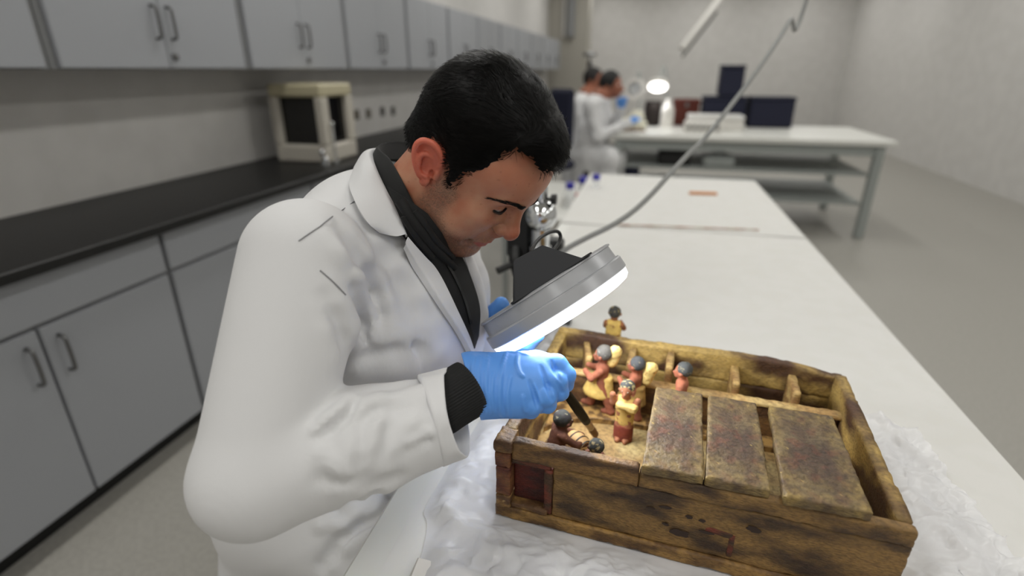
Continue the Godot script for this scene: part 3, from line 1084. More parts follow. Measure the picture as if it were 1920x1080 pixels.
	for k in 3:
		var rp := thing("roof_panel", ["old roof panel with yellow flecks lying across the front wall", "second roof panel at the right edge, beside the flecked one", "third roof panel, at the right end of the wooden model"][k], "panel", t.transform * Vector3([0.2120, 0.2825, 0.370][k], 0.1270, [-0.086, -0.088, -0.086][k]), BOX_TURN + [0.03, 0.02, 0.04][k], "loose roof panels of the wooden model")
		part("panel", rough_board(Vector3([0.069, 0.068, 0.085][k], 0.0125, 0.176), 0.0022, 0.0009, 60 + k, edge_paint, taper), mats.old_wood, rp)

# ---------------------------------------------------------------- little painted figures
func paint_flat(c: Color, sd: int, worn: Color, much := 0.3) -> Callable:
	var n := noise(1.0, 3, sd)
	return func(p: Vector3, _nn: Vector3) -> Color:
		var v := n.get_noise_3dv(p * 130.0)
		return (c * (1.0 + 0.35 * n.get_noise_3dv(p * 50.0))).lerp(worn, smoothstep(much, much + 0.25, v))

func figure_part(called: String, f: Field, c: Color, parent: Node3D, sd: int, worn: Color, much := 0.3, cell := 0.0017) -> void:
	f.rough = noise(140.0, 2, sd)
	f.rough_amp = 0.0006
	part(called, mesh_field(f, cell, paint_flat(c, sd, worn, much)), mats.figure, parent)

func model_point(x: float, y: float, z: float) -> Vector3:
	return BOX_AT + Basis(Vector3.UP, BOX_TURN) * Vector3(x, y, z)

func stride0(look: Dictionary) -> bool:
	return look.get("stride", 0.012) == 0.0

# faces local +x; h is the height of the whole figure
func figurine(where: Vector3, turn: float, label: String, look: Dictionary, sd: int) -> void:
	var t := thing("wooden_figurine", label, "figurine", where, turn, "little painted wooden figures")
	var s: float = look.get("scale", 1.0)
	var skin: Color = look.get("skin", lin(140, 72, 46))
	var hair: Color = look.get("hair", lin(62, 66, 70))
	var kilt: Color = look.get("kilt", lin(200, 168, 92))
	var body := Field.new()
	var pose: String = look.get("pose", "walk")
	var hy := 0.103 * s
	var hc := Vector3(0.002, 0.103, 0) * s
	var sh := 0.083 * s
	if pose == "sit":
		hc = Vector3(0.012, 0.060, 0) * s
		body.cap(Vector3(0, 0.012, 0) * s, Vector3(0.006, 0.041, 0) * s, 0.013 * s, 0.011 * s, 0.006, Vector3(0, 0, 1), 1.35)
		for g in [-1.0, 1.0]:
			body.cap(Vector3(0.002, 0.008, g * 0.008) * s, Vector3(0.036, 0.010, g * 0.013) * s, 0.008 * s, 0.006 * s, 0.006)
			body.chain([Vector3(0.006, 0.042, g * 0.015) * s, Vector3(0.024, 0.026, g * 0.018) * s, Vector3(0.047, 0.018, g * 0.010) * s], [0.0058 * s, 0.0050 * s, 0.0045 * s], 0.004)
		body.cap(Vector3(0.007, 0.042, 0) * s, hc, 0.006 * s, 0.006 * s, 0.004)
	else:
		if stride0(look): body.cap(Vector3(0, 0.030, 0) * s, Vector3(0, 0.004, 0) * s, 0.0095 * s, 0.0095 * s, 0.004, Vector3(0, 0, 1), 1.6)
		body.cap(Vector3(0, 0.060, 0) * s, Vector3(0, 0.078, 0) * s, 0.009 * s, 0.0105 * s, 0.006, Vector3(0, 0, 1), 1.5)
		body.cap(Vector3(0, 0.078, 0) * s, hc, 0.006 * s, 0.006 * s, 0.004)
		var stride: float = look.get("stride", 0.012)
		for g in [-1.0, 1.0]:
			body.cap(Vector3(0, 0.055, g * 0.007) * s, Vector3(g * stride, 0.006, g * 0.007) * s, 0.0085 * s, 0.0066 * s, 0.004)
			body.cap(Vector3(g * stride - 0.002, 0.004, g * 0.007) * s, Vector3(g * stride + 0.012, 0.003, g * 0.007) * s, 0.0055 * s, 0.004 * s, 0.004)
		var arms: String = look.get("arms", "front")
		for g in [-1.0, 1.0]:
			if arms == "front":
				body.chain([Vector3(0.0, sh - 0.003, g * 0.016) * Vector3(s, 1, s), Vector3(0.014, 0.066, g * 0.019) * s, Vector3(0.026, 0.073, g * 0.010) * s], [0.0060 * s, 0.0050 * s, 0.0046 * s], 0.004)
			elif arms == "carry":
				body.chain([Vector3(0.0, 0.080, g * 0.015) * s, Vector3(0.006, 0.074, g * 0.021) * s, Vector3(0.008, 0.090, g * 0.0215) * s], [0.0060 * s, 0.0050 * s, 0.0055 * s], 0.004)
			else:
				body.chain([Vector3(0.0, 0.080, g * 0.016) * s, Vector3(0.003, 0.060, g * 0.019) * s, Vector3(0.012, 0.046, g * 0.016) * s], [0.0060 * s, 0.0050 * s, 0.0045 * s], 0.004)
	body.egg(hc, Vector3(0.0118, 0.0135, 0.0108) * s, 0.003)
	body.cap(hc + Vector3(0.010, -0.003, 0) * s, hc + Vector3(0.0135, -0.005, 0) * s, 0.003 * s, 0.0022 * s, 0.003)
	body.ball(hc + Vector3(0.009, -0.010, 0) * s, 0.004 * s, 0.004)
	for g in [-1.0, 1.0]: body.ball(hc + Vector3(0.001, -0.002, g * 0.011) * s, 0.0034 * s, 0.002)
	figure_part("body", body, skin, t, sd, lin(160, 110, 78), 0.5)
	var hf := Field.new()
	hf.egg(hc + Vector3(-0.003, 0.0035, 0) * s, Vector3(0.0132, 0.0128, 0.0128) * s, 0.003)
	hf.cap_p.append(hc + Vector3(0.0075, 0.001, 0) * s)
	hf.cap_n.append(Vector3(0.80, -0.60, 0))
	hf.cap_p.append(hc + Vector3(0, -0.0085, 0) * s)
	hf.cap_n.append(Vector3(0, -1, 0))
	figure_part("hair", hf, hair, t, sd + 3, look.get("hair_worn", lin(150, 140, 110)), look.get("hair_much", 0.34))
	for g in [-1.0, 1.0]:
		var e := part("eye", lathe(ball_profile(0.0013 * s, 6), 8, true), mats.white_paint, t)
		e.position = hc + Vector3(0.0103, 0.0005, g * 0.0046) * s
		var pu := part("pupil", lathe(ball_profile(0.0008 * s, 6), 8, true), mats.black_plastic, e)
		pu.position = Vector3(0.0010, 0, 0) * s
	if look.get("has_kilt", true) and pose != "sit":
		var kf := Field.new()
		var shape: String = look.get("kilt_shape", "skirt")
		if shape == "skirt":
			kf.cap(Vector3(0, 0.060, 0) * s, Vector3(0.004, 0.034, 0) * s, 0.0125 * s, 0.0180 * s, 0.004, Vector3(1, 0, 0), 1.45)
			kf.cap_p.append(Vector3(0, 0.027, 0) * s)
			kf.cap_n.append(Vector3(0, -1, 0))
			kf.cap_p.append(Vector3(0, 0.065, 0) * s)
			kf.cap_n.append(Vector3(0, 1, 0))
		else:
			kf.cap(Vector3(0.0, 0.080, 0) * s, Vector3(0, 0.036, 0) * s, 0.0105 * s, 0.0095 * s, 0.004, Vector3(0, 0, 1), 1.65)
			kf.cap_p.append(Vector3(0, 0.029, 0) * s)
			kf.cap_n.append(Vector3(0, -1, 0))
			kf.cap_p.append(Vector3(0, 0.088, 0) * s)
			kf.cap_n.append(Vector3(0.25, 1, 0).normalized())
		figure_part("kilt", kf, kilt, t, sd + 5, lin(150, 116, 66), 0.5)
	elif pose == "sit":
		var kf := Field.new()
		kf.cap(Vector3(-0.001, 0.011, 0) * s, Vector3(0.020, 0.011, 0) * s, 0.0135 * s, 0.0105 * s, 0.004, Vector3(0, 0, 1), 1.6)
		kf.cap_p.append(Vector3(0, 0.0, 0))
		kf.cap_n.append(Vector3(0, -1, 0))
		figure_part("kilt", kf, look.get("kilt", lin(120, 92, 60)), t, sd + 5, lin(150, 112, 56), 0.3)
	if look.has("legs"):
		var lf := Field.new()
		lf.cap(Vector3(0, 0.027, 0) * s, Vector3(0, 0.002, 0) * s, 0.0108 * s, 0.0108 * s, 0.004, Vector3(0, 0, 1), 1.6)
		lf.cap_p.append(Vector3(0, 0.0005, 0))
		lf.cap_n.append(Vector3(0, -1, 0))
		figure_part("leg_block", lf, look.legs, t, sd + 7, lin(150, 96, 60), 0.45)
	if look.has("plinth"):
		var ph: float = look.plinth
		part("plinth", rough_board(Vector3(0.045, ph, 0.04), 0.004, 0.0006, sd, pigment(lin(150, 116, 60), lin(96, 66, 36), lin(190, 160, 96), sd)), mats.old_wood, t).position.y = -ph * 0.5

func sack(where: Vector3, turn: Vector3, size: Vector3, label: String, sd: int) -> void:
	var f := Field.new()
	f.cap(Vector3(0, -size.y * 0.28, 0), Vector3(0, size.y * 0.25, 0), size.x * 0.36, size.x * 0.5, 0.004, Vector3(0, 0, 1), size.z / size.x)
	f.rough = noise(90.0, 3, sd)
	f.rough_amp = 0.0018
	var o := whole("carved_sack", mesh_field(f, 0.0016, paint_flat(lin(222, 192, 118), sd, lin(176, 132, 62), 0.25)), mats.figure, label, "sack", where)
	o.rotation = turn

func build_figurines() -> void:
	mats.figure = std(Color.WHITE, 0.82)
	mats.figure.vertex_color_use_as_albedo = true
	mats.white_paint = std(Color(0.62, 0.56, 0.46), 0.7)
	var grey := lin(82, 78, 72)
	var brown := lin(136, 78, 54)
	figurine(model_point(0.0965, 0.0390, -0.236), PI - 0.15, "grey-haired figurine in a wide yellow kilt, striding left, nearest the gloved hand", {"hair": grey, "skin": brown, "scale": 1.0, "stride": 0.019, "hair_worn": lin(140, 138, 126), "hair_much": 0.22}, 101)
	sack(model_point(0.1115, 0.1365, -0.241), Vector3(0.1, 0.3, -0.12), Vector3(0.023, 0.040, 0.017), "pale carved sack behind the head of the figurine striding left", 151)
	figurine(model_point(0.1500, 0.0390, -0.233), PI - 0.35, "dark grey-haired figurine half hidden behind the one in the straight tunic", {"hair": lin(66, 66, 66), "skin": brown, "kilt": lin(150, 118, 62), "scale": 0.92, "hair_much": 0.4}, 111)
	sack(model_point(0.1690, 0.1190, -0.236), Vector3(0.1, 0.2, -0.15), Vector3(0.022, 0.046, 0.017), "pale carved sack on the shoulder of the half hidden figurine in the middle", 152)
	figurine(model_point(0.1420, 0.0285, -0.182), -PI / 2 - 0.25, "figurine in a straight yellow tunic on red legs, in the middle of the yard", {"hair": lin(62, 62, 60), "skin": lin(150, 96, 66), "kilt": lin(200, 166, 90), "kilt_shape": "tunic", "arms": "carry", "stride": 0.0, "scale": 0.89, "hair_worn": lin(180, 164, 112), "hair_much": 0.12, "legs": lin(122, 54, 38)}, 121)
	figurine(model_point(0.2200, 0.0390, -0.238), PI - 0.2, "grey-haired bare-chested figurine standing behind the flecked roof panel", {"hair": lin(78, 79, 77), "skin": lin(172, 104, 76), "kilt": lin(180, 150, 84), "scale": 0.92, "arms": "down", "hair_much": 0.3}, 131)
	figurine(model_point(0.0540, 0.0395, -0.098), 0.55, "dark-haired crouching figurine behind the front wall, arms out to a little cask", {"pose": "sit", "hair": lin(40, 38, 35), "skin": lin(84, 48, 32), "kilt": lin(112, 86, 56), "scale": 1.0, "hair_much": 0.42, "plinth": 0.0120}, 141)
	figurine(model_point(0.1200, 0.0285, -0.046), PI / 2 + 0.2, "dark-haired figurine of which only head and fists show above the front wall", {"hair": lin(46, 46, 43), "skin": lin(98, 58, 40), "scale": 0.80, "hair_much": 0.22, "stride": 0.0, "hair_worn": lin(140, 124, 88)}, 145)
	figurine(model_point(0.0930, 0.0620, -0.374), PI / 2 - 0.1, "figurine in a yellow tunic standing outside, behind the model's back wall", {"hair": lin(52, 50, 45), "skin": lin(138, 86, 50), "kilt": lin(196, 162, 84), "kilt_shape": "tunic", "arms": "front", "stride": 0.0, "scale": 0.88, "plinth": 0.0585, "hair_much": 0.25, "hair_worn": lin(160, 142, 94)}, 161)
	# block carried before the chest of the one in the middle
	whole("carved_block", rough_board(Vector3(0.032, 0.010, 0.013), 0.0025, 0.0008, 171, paint_flat(lin(206, 176, 104), 171, lin(168, 130, 70), 0.3)), mats.figure, "pale carved block held before the chest of the figurine in the straight tunic", "block", model_point(0.1445, 0.0985, -0.1665), BOX_TURN - 0.2)
	# the little cask
	var c := thing("cask", "little carved cask with dark bands lying before the crouching figure", "cask", model_point(0.0835, 0.0540, -0.118))
	c.rotation = Vector3(0, 0.85, 0)
	var prof := []
	for i in 9:
		var u := i / 8.0
		prof.append(Vector2(0.0125 + 0.0028 * sin(PI * u), (u - 0.5) * 0.036))
	var lay := Transform3D(Basis(Vector3.RIGHT, PI / 2), Vector3.ZERO)
	var st := st_new()
	add_lathe_smooth(st, prof, 24, lay)
	part("staves", done(st), std(Color8(176, 138, 88), 0.6), c)
	for e in [-0.0165, -0.006, 0.006, 0.0165]:
		st = st_new()
		var r: float = 0.0125 + 0.0028 * cos(PI * e / 0.036) + 0.0006
		add_lathe(st, [Vector2(r - 0.002, e - 0.0010), Vector2(r, e - 0.0010), Vector2(r, e + 0.0010), Vector2(r - 0.002, e + 0.0010)], 24, lay)
		part("band", done(st), std(Color8(38, 28, 22), 0.6), c)
	for sg in [-1.0, 1.0]:
		st = st_new()
		add_lathe(st, [Vector2(0.0, sg * 0.0155), Vector2(0.0122, sg * 0.0155)] if sg < 0 else [Vector2(0.0122, 0.0155), Vector2(0.0, 0.0155)], 24, lay)
		part("end_disc", done(st), std(Color8(190, 158, 112), 0.6), c)

func build_brush() -> void:
	var tip := on_height(1118, 817, BOX_AT.y + 0.030)
	var grip := at(1056, 728, 0.655)
	var dir := (grip - tip).normalized()
	var l := (grip - tip).length()
	var b := Basis()
	b.y = dir
	b.x = dir.cross(Vector3(0, 0, 1)).normalized()
	b.z = b.x.cross(b.y)
	mats.brush_black = std(Color8(10, 10, 10), 0.55)
	mats.brush_black.metallic_specular = 0.2
	var t := thing("paint_brush", "small soft brush with a black handle held in the gloved hand over the model", "brush", tip)
	t.basis = b
	part("bristles", lathe([Vector2(0.0, 0.0), Vector2(0.0024, 0.0008), Vector2(0.0054, 0.010), Vector2(0.0058, 0.14 * l), Vector2(0.0050, 0.215 * l)], 16, true), std(Color8(104, 70, 30), 0.8), t)
	part("ferrule", lathe([Vector2(0.0048, 0.20 * l), Vector2(0.0052, 0.205 * l), Vector2(0.0056, 0.25 * l), Vector2(0.0051, 0.255 * l), Vector2(0.0057, 0.27 * l), Vector2(0.0060, 0.37 * l), Vector2(0.0, 0.37 * l)], 18), std(Color8(150, 128, 92), 0.4, 0.7), t)
	part("handle", lathe([Vector2(0.0, 0.36 * l), Vector2(0.0062, 0.36 * l), Vector2(0.0070, 0.46 * l), Vector2(0.0068, 0.7 * l), Vector2(0.0054, l), Vector2(0.0046, l + 0.018), Vector2(0.0, l + 0.020)], 18, true), mats.brush_black, t)

# ---------------------------------------------------------------- the man
var head_x := Transform3D()

func cv(x: float, y: float, z: float) -> Vector3:           # camera axes to world
	return EYE + cam_basis * Vector3(x, y, z)

func ats(list: Array) -> Array:                             # [[px, py, depth], ...] to points
	var o := []
	for q in list: o.append(at(q[0], q[1], q[2]))
	return o

func on_field(f: Field, px: float, py: float, lift := 0.0) -> Vector3:
	var dir := (at(px, py, 1.0) - EYE).normalized()
	var p := f.march(EYE, dir, 0.35, 1.5)
	if lift != 0.0:
		var e := 0.003
		var d0 := f.value(p)
		var g := Vector3(f.value(p + Vector3(e, 0, 0)) - d0, f.value(p + Vector3(0, e, 0)) - d0, f.value(p + Vector3(0, 0, e)) - d0).normalized()
		p += g * lift
	return p

func fold(f: Field, list: Array, amp: float, w: float) -> void:
	var pts := []
	for q in list: pts.append(on_field(f, q[0], q[1]))
	f.stroke(pts, amp, w)

# rows of pixel polylines laid on a field, as a thick sheet
func laid_sheet(f: Field, lines: Array, lifts: Array, cols: int, steps: int, thick: float, wob := 0.0, sd := 1) -> ArrayMesh:
	var n := noise(40.0, 2, sd)
	var rails := []
	for l in lines:
		var v := []
		for q in l: v.append(Vector3(q[0], q[1], 0))
		var c := curve_points(v, 10)
		var length := 0.0
		for i in c.size() - 1: length += c[i].distance_to(c[i + 1])
		var even := PackedVector3Array()
		for k in cols + 1:
			var want := length * k / cols
			var acc := 0.0
			var got := c[c.size() - 1]
			for i in c.size() - 1:
				var s := c[i].distance_to(c[i + 1])
				if acc + s >= want and s > 0.0:
					got = c[i].lerp(c[i + 1], (want - acc) / s)
					break
				acc += s
			even.append(got)
		rails.append(even)
	var rows := []
	for r in rails.size() - 1:
		for s in steps + (1 if r == rails.size() - 2 else 0):
			var g := float(s) / steps
			var line := PackedVector3Array()
			for k in cols + 1:
				var q: Vector3 = rails[r][k].lerp(rails[r + 1][k], g)
				var lift: float = lerpf(lifts[r], lifts[r + 1], g)
				line.append(on_field(f, q.x, q.y, lift + wob * n.get_noise_2d(q.x * 0.02, q.y * 0.02)))
			rows.append(line)
	for pass_ in 2:                                           # even out the depth
		for i in range(0, rows.size()):
			var src: PackedVector3Array = rows[i].duplicate()
			for k in range(1, cols): rows[i][k] = src[k] * 0.5 + (src[k - 1] + src[k + 1]) * 0.25
	return sheet(rows, thick)

func facing_sheet(rows_in: Array, thick: float) -> ArrayMesh:
	return sheet(rows_in, thick)

func loft(curves: Array, cols: int, steps: int, thick: float, flip := false) -> ArrayMesh:     # world-space curves
	var rails := []
	for c in curves:
		var v := curve_points(c, 12)
		var length := 0.0
		for i in v.size() - 1: length += v[i].distance_to(v[i + 1])
		var even := PackedVector3Array()
		for k in cols + 1:
			var want := length * k / cols
			var acc := 0.0
			var got := v[v.size() - 1]
			for i in v.size() - 1:
				var s := v[i].distance_to(v[i + 1])
				if acc + s >= want and s > 0.0:
					got = v[i].lerp(v[i + 1], (want - acc) / s)
					break
				acc += s
			even.append(got)
		rails.append(even)
	var rows := []
	for r in rails.size() - 1:
		for s in steps + (1 if r == rails.size() - 2 else 0):
			var g := float(s) / steps
			var line := PackedVector3Array()
			for k in cols + 1:
				var p0: Vector3 = rails[maxi(r - 1, 0)][k]
				var p3: Vector3 = rails[mini(r + 2, rails.size() - 1)][k]
				line.append((rails[r][k] as Vector3).cubic_interpolate(rails[r + 1][k], p0, p3, g))
			rows.append(line)
	if flip: rows.reverse()
	return sheet(rows, thick)

func coat_field() -> Field:
	var f := Field.new()
	var rb := (cam_basis * Vector3(-0.37, -0.35, 0.86)).normalized()
	var up := Vector3.UP
	var fw := up.cross(rb).normalized()
	var pelvis := cv(-0.363, -0.339, -1.005)
	var belly := cv(-0.262, -0.185, -0.905)
	var chest := cv(-0.178, -0.022, -0.805)
	var nb := cv(-0.195, 0.085, -0.755)
	f.cap(pelvis, belly, 0.135, 0.128, 0.05, rb, 1.25)
	f.cap(belly, chest, 0.128, 0.130, 0.05, rb, 1.3)
	f.cap(chest, nb, 0.118, 0.075, 0.05, rb, 1.35)
	f.cap(nb + rb * 0.13 - up * 0.01, nb - rb * 0.15 - up * 0.01, 0.064, 0.062, 0.06)
	f.ball(nb - fw * 0.035 - up * 0.02, 0.074, 0.05)
	# right arm down to the elbow, then the forearm sleeve
	var sh := cv(-0.232, 0.030, -0.600)
	var el := cv(-0.262, -0.192, -0.545)
	var we := at(858, 772, 0.605)
	f.cap(sh, el, 0.070, 0.060, 0.012)
	f.cap(el, el.lerp(we, 0.5), 0.060, 0.056, 0.012)
	f.cap(el.lerp(we, 0.5), we, 0.056, 0.0492, 0.02)
	# left arm, behind the chest
	var sl := nb - rb * 0.165 - up * 0.03
	var ell := cv(-0.10, -0.135, -1.0)
	f.cap(sl, ell, 0.066, 0.054, 0.04)
	f.cap(ell, cv(-0.040, -0.082, -0.865), 0.054, 0.046, 0.02)
	# skirts of the coat over the thighs
	for g in [1.0, -1.0]:
		var hip: Vector3 = pelvis + rb * 0.10 * g
		f.cap(hip, hip + fw * 0.33 - up * 0.02, 0.098, 0.088, 0.05)
		f.cap(hip + fw * 0.33 - up * 0.02, hip + fw * 0.37 - up * 0.2, 0.088, 0.085, 0.03)
	f.cap(pelvis, pelvis - up * 0.22 - fw * 0.03, 0.15, 0.17, 0.04, rb, 1.2)
	return f

func sleeve_cut(f: Field) -> void:
	var el := cv(-0.262, -0.192, -0.545)
	var we := at(858, 772, 0.605)
	var dir := (we - el).normalized()
	var cut := el.lerp(we, 0.88)
	f.kind.append(2); f.a.append(cut); f.b.append(dir); f.r0.append(0.115); f.r1.append(0); f.k.append(-0.002)
	f.wide.append(Vector3.ZERO); f.by.append(0.0); f.inv.append(1.0); f.mid.append(cut); f.reach.append(0.115)

func sleeve_hem() -> ArrayMesh:            # the open end of the sleeve: a short flaring tube with a turned hem
	var el := cv(-0.262, -0.192, -0.545)
	var we := at(858, 772, 0.605)
	var d := (we - el).normalized()
	var u := d.cross(Vector3(0.1, 1, 0.2)).normalized()
	var w := d.cross(u)
	var length := (we - el).length()
	var n := noise(9.0, 2, 140)
	var rows := []
	for e in [[0.845, 0.0480], [0.850, 0.0515], [0.855, 0.0524], [0.87, 0.0522], [0.92, 0.0514], [0.97, 0.0508], [0.992, 0.0504], [1.0, 0.0494], [0.996, 0.0480], [0.96, 0.0480], [0.92, 0.0478], [0.90, 0.040], [0.895, 0.0]]:
		var line := PackedVector3Array()
		for k in 73:
			var a := TAU * (72 - k) / 72
			var dirv := u * cos(a) + w * sin(a)
			var r: float = e[1]
			if r > 0.03: r += 0.0028 * n.get_noise_3d(cos(a) * 0.14, sin(a) * 0.14, e[0] * 0.12) * 1.0
			var slant := -0.36 * r * dirv.dot(cam_basis.z) * smoothstep(0.86, 1.0, e[0]) * (1.0 if r > 0.03 else 0.0)
			line.append(el + d * (length * e[0] + slant) + dirv * r)
		rows.append(line)
	return sheet(rows, 0.0)

# a crease: a sharp groove with a raised lip beside it; side is the pixel offset of the lip
func crease(f: Field, list: Array, deep: float, w: float, side: Vector2, lip := 0.7) -> void:
	fold(f, list, -deep, w)
	var l := []
	for q in list: l.append([q[0] + side.x, q[1] + side.y])
	fold(f, l, deep * lip, w * 1.25)

func coat_folds(f: Field) -> void:
	# armpit and sleeve head
	fold(f, [[655, 508], [664, 542], [673, 575], [681, 604], [686, 634], [686, 662]], -0.011, 0.0085)
	fold(f, [[670, 526], [685, 558], [697, 592], [702, 622], [699, 655]], 0.011, 0.012)
	fold(f, [[635, 428], [654, 454], [672, 482], [688, 518], [700, 553], [709, 590], [712, 625], [704, 652]], -0.0105, 0.011)
	fold(f, [[618, 436], [644, 470], [668, 512], [684, 550]], 0.007, 0.014)
	fold(f, [[664, 440], [690, 478], [710, 522], [722, 566], [728, 610], [722, 648]], 0.0065, 0.014)
	fold(f, [[622, 540], [642, 575], [658, 612], [666, 650], [664, 690]], 0.008, 0.014)
	fold(f, [[612, 556], [630, 592], [642, 632], [644, 672]], -0.007, 0.010)
	fold(f, [[600, 580], [614, 620], [622, 665], [620, 710]], 0.005, 0.014)
	# long soft folds over the chest
	fold(f, [[692, 440], [724, 486], [750, 532], [772, 582], [786, 630]], -0.0050, 0.013)
	fold(f, [[716, 446], [752, 498], [784, 550], [806, 602]], 0.0045, 0.014)
	fold(f, [[744, 490], [778, 544], [806, 590], [826, 634]], -0.0040, 0.012)
	# under the chest, over the arm
	fold(f, [[676, 668], [704, 660], [735, 654], [775, 652]], -0.0080, 0.011)
	fold(f, [[690, 640], [720, 636], [760, 632]], 0.0055, 0.016)
	fold(f, [[690, 700], [735, 694], [785, 682], [830, 662]], 0.0060, 0.016)
	fold(f, [[690, 728], [735, 720], [780, 708], [820, 692]], -0.0060, 0.012)
	# elbow crease and sleeve of the near forearm
	crease(f, [[600, 820], [622, 801], [645, 782], [662, 760]], 0.0221, 0.0055, Vector2(-6, -14), 0.8)
	fold(f, [[668, 774], [688, 757], [712, 748], [742, 745]], 0.0071, 0.0085)
	fold(f, [[676, 790], [700, 772], [730, 764]], -0.0041, 0.0068)
	fold(f, [[655, 800], [662, 840], [652, 880], [640, 915]], 0.0061, 0.0110)
	fold(f, [[672, 800], [676, 835], [668, 870], [654, 905]], -0.0041, 0.0085)
	fold(f, [[720, 765], [706, 800], [700, 835], [690, 872]], 0.0051, 0.0085)
	fold(f, [[740, 775], [724, 808], [716, 842], [708, 868]], -0.0035, 0.0076)
	fold(f, [[840, 797], [806, 812], [770, 829], [735, 845]], 0.0049, 0.0051)
	fold(f, [[836, 808], [800, 826], [764, 843]], -0.0031, 0.0051)
	fold(f, [[790, 760], [770, 790], [752, 820]], 0.0031, 0.0085)
	fold(f, [[600, 900], [640, 903], [690, 898]], -0.0041, 0.0085)
	fold(f, [[770, 770], [800, 758], [828, 740]], -0.0031, 0.0102)
	fold(f, [[606, 850], [626, 868], [640, 890]], 0.0041, 0.0085)
	# lower coat in the shade of the arm
	crease(f, [[632, 962], [665, 948], [700, 936], [735, 928]], 0.0204, 0.0076, Vector2(2, 16), 0.9)
	crease(f, [[615, 1040], [645, 1010], [680, 988], [705, 975]], 0.0221, 0.0085, Vector2(4, 18), 0.9)
	fold(f, [[604, 985], [630, 980], [650, 990]], 0.0136, 0.0102)
	fold(f, [[602, 1060], [625, 1040], [645, 1030]], -0.0170, 0.0102)
	fold(f, [[700, 915], [725, 908], [745, 900]], -0.0102, 0.0085)

func cloth_material(c: Color, scale: float, rough := 0.85) -> StandardMaterial3D:
	var m := std(c, rough)
	m.heightmap_enabled = true
	m.heightmap_texture = noise_tex(noise(0.25, 2, 5), 256)
	m.heightmap_scale = 0.012
	m.rim_enabled = true
	m.rim = 0.25
	tri(m, scale)
	return m

func build_person() -> void:
	var ground := cv(-0.363, -0.339, -1.005)
	ground.y = 0.0
	var t := thing("person", "man in white lab coat and blue gloves bent over the wooden model with a brush", "person", ground)
	mats.coat = cloth_material(Color(0.85, 0.85, 0.855), 14.0)
	mats.shirt = cloth_material(Color(0.042, 0.044, 0.046), 20.0, 0.8)
	mats.glove = std(Color(0.35, 0.59, 0.90), 0.45)
	mats.skin = std(Color.WHITE, 0.48)
	mats.skin.vertex_color_use_as_albedo = true
	mats.skin.subsurf_scatter_enabled = true
	mats.skin.subsurf_scatter_strength = 0.12
	mats.skin.heightmap_enabled = true
	mats.skin.heightmap_texture = noise_tex(noise(0.12, 3, 9), 256)
	mats.skin.heightmap_scale = 0.012
	tri(mats.skin, 18.0)
	var x := func(m: MeshInstance3D) -> MeshInstance3D:     # parts are modelled in world space
		m.position -= ground
		return m
	var base := coat_field()
	var laid := coat_field()
	laid.cap(cv(-0.178, 0.075, -0.745), at(772, 395, 0.715), 0.088, 0.066, 0.03)
	sleeve_cut(base)
	coat_folds(base)
	var ct: MeshInstance3D = x.call(part("lab_coat", mesh_field(base, 0.0042), mats.coat, t))
	x.call(part("sleeve_hem", sleeve_hem(), mats.coat, t))
	build_head(t, ground)
	base.with_folds = true
	build_collars(t, laid, x, base)
	build_gloves(t, x)
	# trousers and shoes below the table
	var rb := (cam_basis * Vector3(-0.37, -0.35, 0.86)).normalized()
	var fw := Vector3.UP.cross(rb).normalized()
	var pelvis := cv(-0.363, -0.339, -1.005)
	var tf := Field.new()
	var sf := Field.new()
	for g in [1.0, -1.0]:
		var hip: Vector3 = pelvis + rb * 0.10 * g
		var knee: Vector3 = hip + fw * 0.40 - Vector3.UP * 0.02
		var ank: Vector3 = knee - fw * 0.10
		ank.y = 0.11
		tf.cap(hip, knee, 0.078, 0.062, 0.02)
		tf.cap(knee, ank, 0.060, 0.050, 0.02)
		sf.cap(ank + Vector3(0, -0.065, 0) - fw * 0.04, ank + Vector3(0, -0.07, 0) + fw * 0.13, 0.040, 0.036, 0.02, rb, 1.1)
		sf.cap(ank, ank + Vector3(0, -0.05, 0), 0.042, 0.044, 0.02)
	sf.cap_p.append(Vector3(0, 0.005, 0))
	sf.cap_n.append(Vector3.DOWN)
	x.call(part("trousers", mesh_field(tf, 0.014), std(Color(0.07, 0.075, 0.10), 0.85), t))
	x.call(part("shoes", mesh_field(sf, 0.010), mats.black_plastic, t))
	# the stool he sits on
	var s := thing("stool", "grey laboratory stool under the seated man", "stool", Vector3(ground.x, 0, ground.z))
	var seat_y := pelvis.y - 0.19
	part("seat", lathe([Vector2(0, seat_y - 0.06), Vector2(0.16, seat_y - 0.06), Vector2(0.19, seat_y - 0.04), Vector2(0.19, seat_y - 0.015), Vector2(0.17, seat_y), Vector2(0, seat_y)], 28), mats.navy, s)
	part("column", lathe([Vector2(0.03, 0.06), Vector2(0.03, seat_y - 0.06)], 16), mats.metal, s)
	for k in 5:
		var a := TAU * k / 5
		var o := part("foot", box(Vector3(0.28, 0.03, 0.04), 0.006), mats.black_plastic, s)
		o.position = Vector3(cos(a) * 0.15, 0.045, -sin(a) * 0.15)
		o.rotation.y = a

